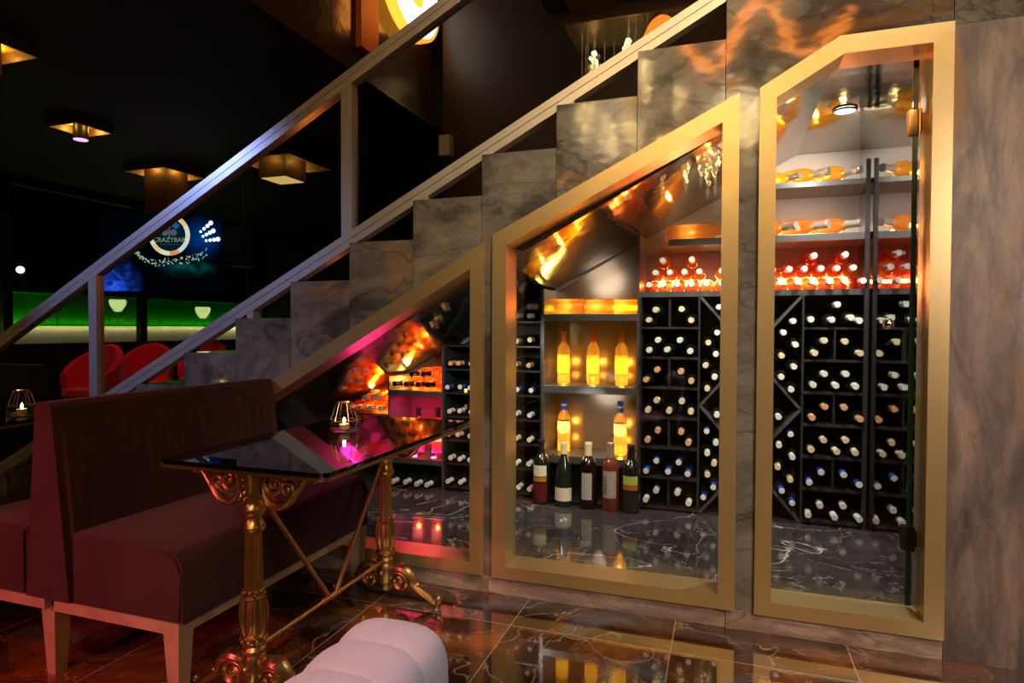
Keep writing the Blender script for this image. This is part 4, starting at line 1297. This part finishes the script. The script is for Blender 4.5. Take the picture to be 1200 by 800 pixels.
def annulus(bm, c, ri, ro, z, a0=0, a1=2 * PI, n=48, z1=None):
    pr = None
    for i in range(n + 1):
        a = a0 + (a1 - a0) * i / n
        A = bm.verts.new((c[0] + ri * math.cos(a), c[1] + ri * math.sin(a), z)); B_ = bm.verts.new((c[0] + ro * math.cos(a), c[1] + ro * math.sin(a), z))
        if pr: bm.faces.new((pr[0], pr[1], B_, A))
        pr = (A, B_)
ec = (-.0, .217)
for i in range(12):
    b = BM(); annulus(b, ec, .205, .263, 0, 2 * PI * i / 12, 2 * PI * (i + 1) / 12, 6)
    cc = [(1, .95, .85), (1, .75, .35), (.9, 1, .7), (1, .35, .15), (.75, .95, .9), (1, .9, .8)][i % 6]
    on_screen(b, 'emblem_ring', emission('ring_%d' % i, cc, 1.2))
b = BM(); annulus(b, ec, .0, .19, -.001); on_screen(b, 'emblem_disc', emission('emblem_disc', (.005, .03, .06), .6))
b = BM(); annulus(b, (ec[0], ec[1]), .11, .18, .0002, .7, 2.45, 20); on_screen(b, 'emblem_glow', emission('emblem_glow', (.05, .25, .8), .6))
b = BM()
for sx in (-1, 1): annulus(b, (ec[0] + sx * .055, ec[1] + .03), .0, .042, .0004, n=24)
box(b, ec[0] - .012, ec[0] + .012, ec[1] - .03, ec[1] + .12, .0003, .0006)
on_screen(b, 'emblem_figure', emission('emblem_fig', (.25, .30, .38), .5))
tb = text_mesh('CRAZYBAR', .082, .0003); bmesh.ops.translate(tb, vec=(ec[0], ec[1] - .065, .001), verts=tb.verts[:]); on_screen(tb, 'lettering', emission('emblem_text', (.45, .62, .35), .7))
b = BM(); box(b, ec[0] - .13, ec[0] + .13, ec[1] - .125, ec[1] - .120, .0003, .0006); on_screen(b, 'emblem_line', emission('emblem_line', (.1, .25, .4), .5))
b = BM()
for r, (x0, y0, n) in enumerate(((.40, .26, 4), (.43, .20, 4), (.47, .145, 4))):
    for i in range(n):
        f = i / (n - 1)
        annulus(b, (x0 + f * (.13 if r < 2 else .15), y0 + f * (.11 if r == 0 else .07 if r == 1 else .02)), 0, .018 + .012 * f, .0005, n=14)
on_screen(b, 'stadium_lamps', emission('stadium', (.75, .88, 1), 2.5))
b = BM()
rs = random.Random(3)
for i in range(150):
    f = i / 149
    a = -PI * .98 + f * PI * .86
    rx, ry = .46, .20
    x = ec[0] + .02 + rx * math.cos(a) ; y = ec[1] - .17 + ry * math.sin(a) * (1 if f < .5 else .8)
    annulus(b, (x + rs.uniform(-.015, .015) * (1 + 2 * f), y + rs.uniform(-.02, .02) * (1 + 2 * f)), 0, rs.uniform(.004, .011), .0005, n=8)
on_screen(b, 'light_trail', emission('trail', (.55, .85, .70), .9))
# loudspeaker by the screen
t = thing('loudspeaker', 'black loudspeaker hanging at the right of the video screen', 'speaker', (-5.88, 3.96, 1.9))
b = BM(); box(b, -6.06, -5.70, 3.90, 4.2, 1.92, 2.43, .01); finish(b, 'cabinet', 'dark_metal', t, smooth=False)
b = BM(); box(b, -6.03, -5.73, 3.888, 3.8985, 1.95, 2.40, .004); finish(b, 'grille', 'void', t, smooth=False)
b = BM(); tube(b, [(-5.88, 4.05, 2.43), (-5.88, 4.05, CEIL_LO)], .02, 10); finish(b, 'hanger', 'dark_metal', t)
# dark booth and red chairs
t = thing('booth_bench', 'dark green velvet booth bench at far left behind the candle', 'bench', (-5.9, 1.0, 0))
b = BM(); box(b, -6.9, -5.12, .92, 1.04, .0, .845, .03); finish(b, 'backrest', 'velvet_dark', t)
b = BM(); box(b, -6.9, -5.12, .40, .915, .0, .45, .03); finish(b, 'seat', 'velvet_dark', t)
def tub_chair(x, y, rz, label):
    t = thing('tub_chair', label, 'chair', (x, y, 0), 'red tub chairs')
    t.rotation_euler = (0, 0, rz)
    b = BM()
    n = 28
    rows = []
    for i in range(n + 1):
        a = math.radians(-20 + 220 * i / n)
        hz = .95 - .34 * abs(i / n - .5) ** 1.5 * 2.6
        ro, ri = .29, .23
        rows.append([b.verts.new((ro * math.cos(a), ro * math.sin(a), .40)), b.verts.new((ro * 1.08 * math.cos(a), ro * 1.08 * math.sin(a), hz - .03)),
                     b.verts.new(((ro + .0) * 1.02 * math.cos(a), (ro + .0) * 1.02 * math.sin(a), hz)), b.verts.new((ri * 1.08 * math.cos(a), ri * 1.08 * math.sin(a), hz - .02)), b.verts.new((ri * math.cos(a), ri * math.sin(a), .40))])
    for A, B_ in zip(rows, rows[1:]):
        for k in range(5): b.faces.new((A[k], A[(k + 1) % 5], B_[(k + 1) % 5], B_[k]))
    b.faces.new(rows[0]); b.faces.new(list(reversed(rows[-1])))
    finish(b, 'shell', 'red_velvet', t, local=True)
    b = BM(); lathe(b, [(0, .36), (.25, .36), (.27, .40), (.25, .46), (0, .47)], 24); finish(b, 'seat', 'red_velvet', t, local=True)
    for sx in (-1, 1):
        for sy in (-1, 1):
            b = BM(); tube(b, [(sx * .2, sy * .2, 0), (sx * .15, sy * .15, .37)], [.01, .016], 8); finish(b, 'leg', 'dark_metal', t, local=True)
    return t
tub_chair(-6.68, 2.58, .15, 'red tub chair beyond the stairs, left of three')
tub_chair(-6.66, 3.26, .5, 'red tub chair beyond the stairs, middle of three')
tub_chair(-6.79, 4.26, .2, 'red tub chair beyond the stairs, right one half hidden by steps')

# ================================================================== UPPER LEVEL: sign letter, pilaster, beams
SG = thing('sign_letter', 'glowing round white sign letter with orange rim behind the top rail', 'sign', (XB, 2.70, 4.2))
def sign_ring(bm, x0, x1, Ro, Ri, cy=2.74, cz=4.235, ky=1.0, n=48):
    for i in range(n):
        pass
    rings = []
    for i in range(n):
        a = 2 * PI * i / n
        c_, s_ = math.cos(a), math.sin(a)
        rings.append([bm.verts.new((x, cy + r * c_ * ky, cz + r * s_ * .82)) for x, r in ((x0, Ro), (x1, Ro), (x1, Ri), (x0, Ri))])
    for i in range(n):
        A, B_ = rings[i], rings[(i + 1) % n]
        for k in range(4): bm.faces.new((A[k], A[(k + 1) % 4], B_[(k + 1) % 4], B_[k]))
b = BM(); sign_ring(b, XB + .03, XB + .12, .50, .13); finish(b, 'letter_body', 'neon_side', SG)
b = BM(); sign_ring(b, XB + .1202, XB + .128, .46, .15); finish(b, 'letter_face', 'neon_face', SG)
light('AREA', 'sign_glow', (XB + .35, 2.7, 4.2), 4, (1, .32, .05), .5, target=(XB, 2.1, 4.0))
t = BM(); box(t, XB, XB + .05, 1.93, 2.20, 3.42, CEIL_HI)
pil = finish(t, 'pilaster', 'orange_panel', smooth=False)
pil.parent = bpy.data.objects['wall_bulkhead']; pil['label'] = 'pilaster with orange light put into its colour'
light('SPOT', 'pilaster_glow', (XB + .30, 2.065, 4.85), 12, (1, .32, .08), .03, target=(XB + .05, 2.065, 4.15), spot=30, blend=.6)
for x in (-1.62, -1.42):
    b = BM(); box(b, x, x + .07, 1.6, 3.29, 4.12, 4.26)
    tag(finish(b, 'ceiling_beam', 'brown_panel', smooth=False), 'thin brown beam above the stairs, %s of two' % ('left' if x < -1.5 else 'right'), 'beam')
t = thing('ceiling_panel_light', 'brown ceiling panel with a small round white spot above the stairs', 'lamp', (-1.0, 2.6, 4.0))
b = BM(); box(b, -1.35, -.55, 2.2, 3.1, 4.0, 4.05); finish(b, 'panel', 'gold_inside', t, smooth=False)
b = BM(); lathe(b, [(0, 0), (.04, 0), (.04, .01), (0, .01)], 18, (-.93, 2.72, 3.988)); finish(b, 'lens', 'led_white', t)
b = BM(); box(b, -2.715, -2.60, 3.20, 3.2995, 2.86, 3.06)
tag(finish(b, 'wall_block', 'cream_wall', smooth=False), 'small cream block on the wall below the bulkhead corner', 'block')

# ================================================================== CRYSTAL CHANDELIER (seen mirrored in glass, stone and floor)
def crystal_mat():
    m, nt, out = new_mat('sparkle_glow_crystal')
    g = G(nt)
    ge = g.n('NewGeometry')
    st = g.math('ADD', g.math('MULTIPLY', g.math('POWER', ge.outputs['Random Per Island'], 5.0), 42.0), .8)  # sparkle put into the drops: each crystal glows at a random strength
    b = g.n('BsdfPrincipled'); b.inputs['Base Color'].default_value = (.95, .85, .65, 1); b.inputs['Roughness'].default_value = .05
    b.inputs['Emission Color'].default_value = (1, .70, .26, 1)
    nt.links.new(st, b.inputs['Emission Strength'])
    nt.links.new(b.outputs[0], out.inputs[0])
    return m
CHN = thing('chandelier', 'long crystal chandelier behind the viewer, seen mirrored in the glass', 'chandelier', (-.6, -4.7, CEIL_HI))
MAT['crystal'] = crystal_mat()
MAT['bulb'] = emission('chandelier_bulb', (1, .70, .32), 35)
b = BM(); box(b, -1.75, .55, -5.05, -4.35, 4.55, 4.62, .01); finish(b, 'canopy', 'gold', CHN, smooth=False)
b = BM()
for x in (-1.3, .1): tube(b, [(x, -4.7, 4.6), (x, -4.7, CEIL_HI)], .012, 8)
finish(b, 'hanger', 'gold', CHN)
rc = random.Random(11)
for i in range(34):
    x = -1.65 + 2.1 * rc.random(); y = -5.0 + .6 * rc.random()
    L = rc.uniform(.6, 1.5) + max(0, 1.0 - abs(x + .35) / .75) * rc.uniform(.4, .95)
    z1 = 4.55; zb0 = z1 - L
    b = BM()
    tube(b, [(x, y, z1), (x, y, zb0 + .2)], .003, 5)
    # tapering cluster of drops
    hh = .42
    for k in range(46):
        f = rc.random()
        r = (.075 * (1 - f) + .012) * rc.random() ** .5
        a = rc.uniform(0, 2 * PI)
        s_ = rc.uniform(.012, .022)
        c = Vector((x + r * math.cos(a), y + r * math.sin(a), zb0 + hh * (1 - f)))
        vs = [b.verts.new(c + Vector(d)) for d in ((s_, 0, 0), (0, s_, 0), (-s_, 0, 0), (0, -s_, 0), (0, 0, s_ * 1.6), (0, 0, -s_ * 2.2))]
        for q in range(4): b.faces.new((vs[q], vs[(q + 1) % 4], vs[4])); b.faces.new((vs[(q + 1) % 4], vs[q], vs[5]))
    c = Vector((x, y, zb0 - .05)); s_ = .024
    vs = [b.verts.new(c + Vector(d)) for d in ((s_, 0, 0), (0, s_, 0), (-s_, 0, 0), (0, -s_, 0), (0, 0, .06), (0, 0, -.10))]
    for q in range(4): b.faces.new((vs[q], vs[(q + 1) % 4], vs[4])); b.faces.new((vs[(q + 1) % 4], vs[q], vs[5]))
    so = finish(b, 'crystal_strand', 'crystal', CHN, smooth=False)
    if i % 2 == 0:
        b = BM(); ball(b, (x, y, zb0 + hh + .03), .035, 10); sub(b, 'bulb', 'bulb', so)
RB_ = thing('added_orange_tube', 'added orange glowing tube behind the viewer, there for orange streaks in the marble', 'lamp', (.2, -3.55, CEIL_HI))
b = BM()
pts = [(-.75 + 1.7 * i / 40, -3.55 + .25 * math.sin(i * .35), 3.78 + .17 * math.sin(i * .30 + .4)) for i in range(41)]
tube(b, pts, .045, 10); finish(b, 'light_tube', emission('orange_tube', (1, .25, .02), 17), RB_)  # unseen tube, added to streak the marble with orange
b = BM()
for k in (4, 20, 36): tube(b, [pts[k], (pts[k][0], pts[k][1], CEIL_HI)], .004, 6)
finish(b, 'hanger', 'dark_metal', RB_)
light('POINT', 'chandelier_left', (-1.3, -4.6, 3.4), 12, (1, .72, .42), .3)
light('POINT', 'chandelier_right', (.1, -4.6, 3.4), 25, (1, .74, .44), .3)

# ================================================================== ROOM LIGHTS
light('SPOT', 'warm_wash', (1.3, -2.6, 4.7), 430, (1, .80, .50), .25, target=(.15, 0, 1.75), spot=50, blend=.9)
light('SPOT', 'red_spot', (-2.5, -4.6, 1.5), 280, (1, .10, .20), .12, target=(-1.95, -1.05, .35), spot=22, blend=.7)
light('SPOT', 'red_top', (-3.0, -1.9, 2.9), 20, (1, .06, .14), .12, target=(-2.0, -1.0, .4), spot=34, blend=.9)
light('SPOT', 'red_floor', (-3.6, -2.9, 3.1), 55, (1, .03, .06), .1, target=(-2.5, -1.4, 0), spot=40, blend=.8)
light('SPOT', 'pedestal_spot', (.1, -3.6, 1.9), 55, (1, .80, .52), .15, target=(-1.3, -.7, .35), spot=24, blend=.6)
light('SPOT', 'wall_fill', (2.5, -3.2, 2.2), 250, (1, .80, .66), .4, target=(.55, 0, .65), spot=50, blend=.8)  # unseen fill, added to lift the right-hand stone and frames
light('SPOT', 'rail_wash', (.9, -2.8, 4.6), 330, (1, .80, .48), .2, target=(-.6, .03, 2.25), spot=24, blend=.7)
light('SPOT', 'blue_spot', (-4.6, -2.2, 3.0), 210, (.30, .42, 1), .12, target=(-2.9, 0, 1.45), spot=38, blend=.8)
light('SPOT', 'pink_spot', (-1.2, -2.7, 3.1), 85, (1, .40, .62), .12, target=(-.4, -2.05, .8), spot=32, blend=.8)
light('SPOT', 'cool_spot', (1.0, -2.1, 2.6), 60, (.70, .90, 1), .12, target=(-.3, -1.95, .7), spot=30, blend=.8)
light('SPOT', 'tabletop_spot', (-1.0, -2.9, 3.0), 12, (1, .55, .42), .1, target=(-1.3, -.75, .4), spot=34, blend=.7)
light('POINT', 'orange_stair', (-2.0, .75, 1.62), 2.0, (1, .22, .03), .06)  # unseen orange light, added for the glow under the rail
light('SPOT', 'red_chairs', (-5.6, 2.3, 3.1), 130, (1, .10, .16), .1, target=(-6.8, 3.1, .8), spot=55, blend=.8)
light('POINT', 'upper_fill', (-.9, 1.6, 4.4), 10, (1, .45, .2), .2)

w = bpy.data.worlds.new('world'); sc.world = w
w.use_nodes = True
w.node_tree.nodes['Background'].inputs[0].default_value = (.10, .08, .09, 1)
w.node_tree.nodes['Background'].inputs[1].default_value = .01

# ------------------------------------------------------------------ colour, light paths
vs = sc.view_settings
vs.view_transform = 'Standard'; vs.look = 'None'; vs.exposure = 0.0; vs.gamma = 1.0; vs.use_curve_mapping = False
cy = sc.cycles
cy.max_bounces = 10; cy.diffuse_bounces = 3; cy.glossy_bounces = 6; cy.transmission_bounces = 6; cy.transparent_max_bounces = 24
cy.caustics_reflective = False; cy.caustics_refractive = False
cy.sample_clamp_indirect = 4.0
cy.use_denoising = True
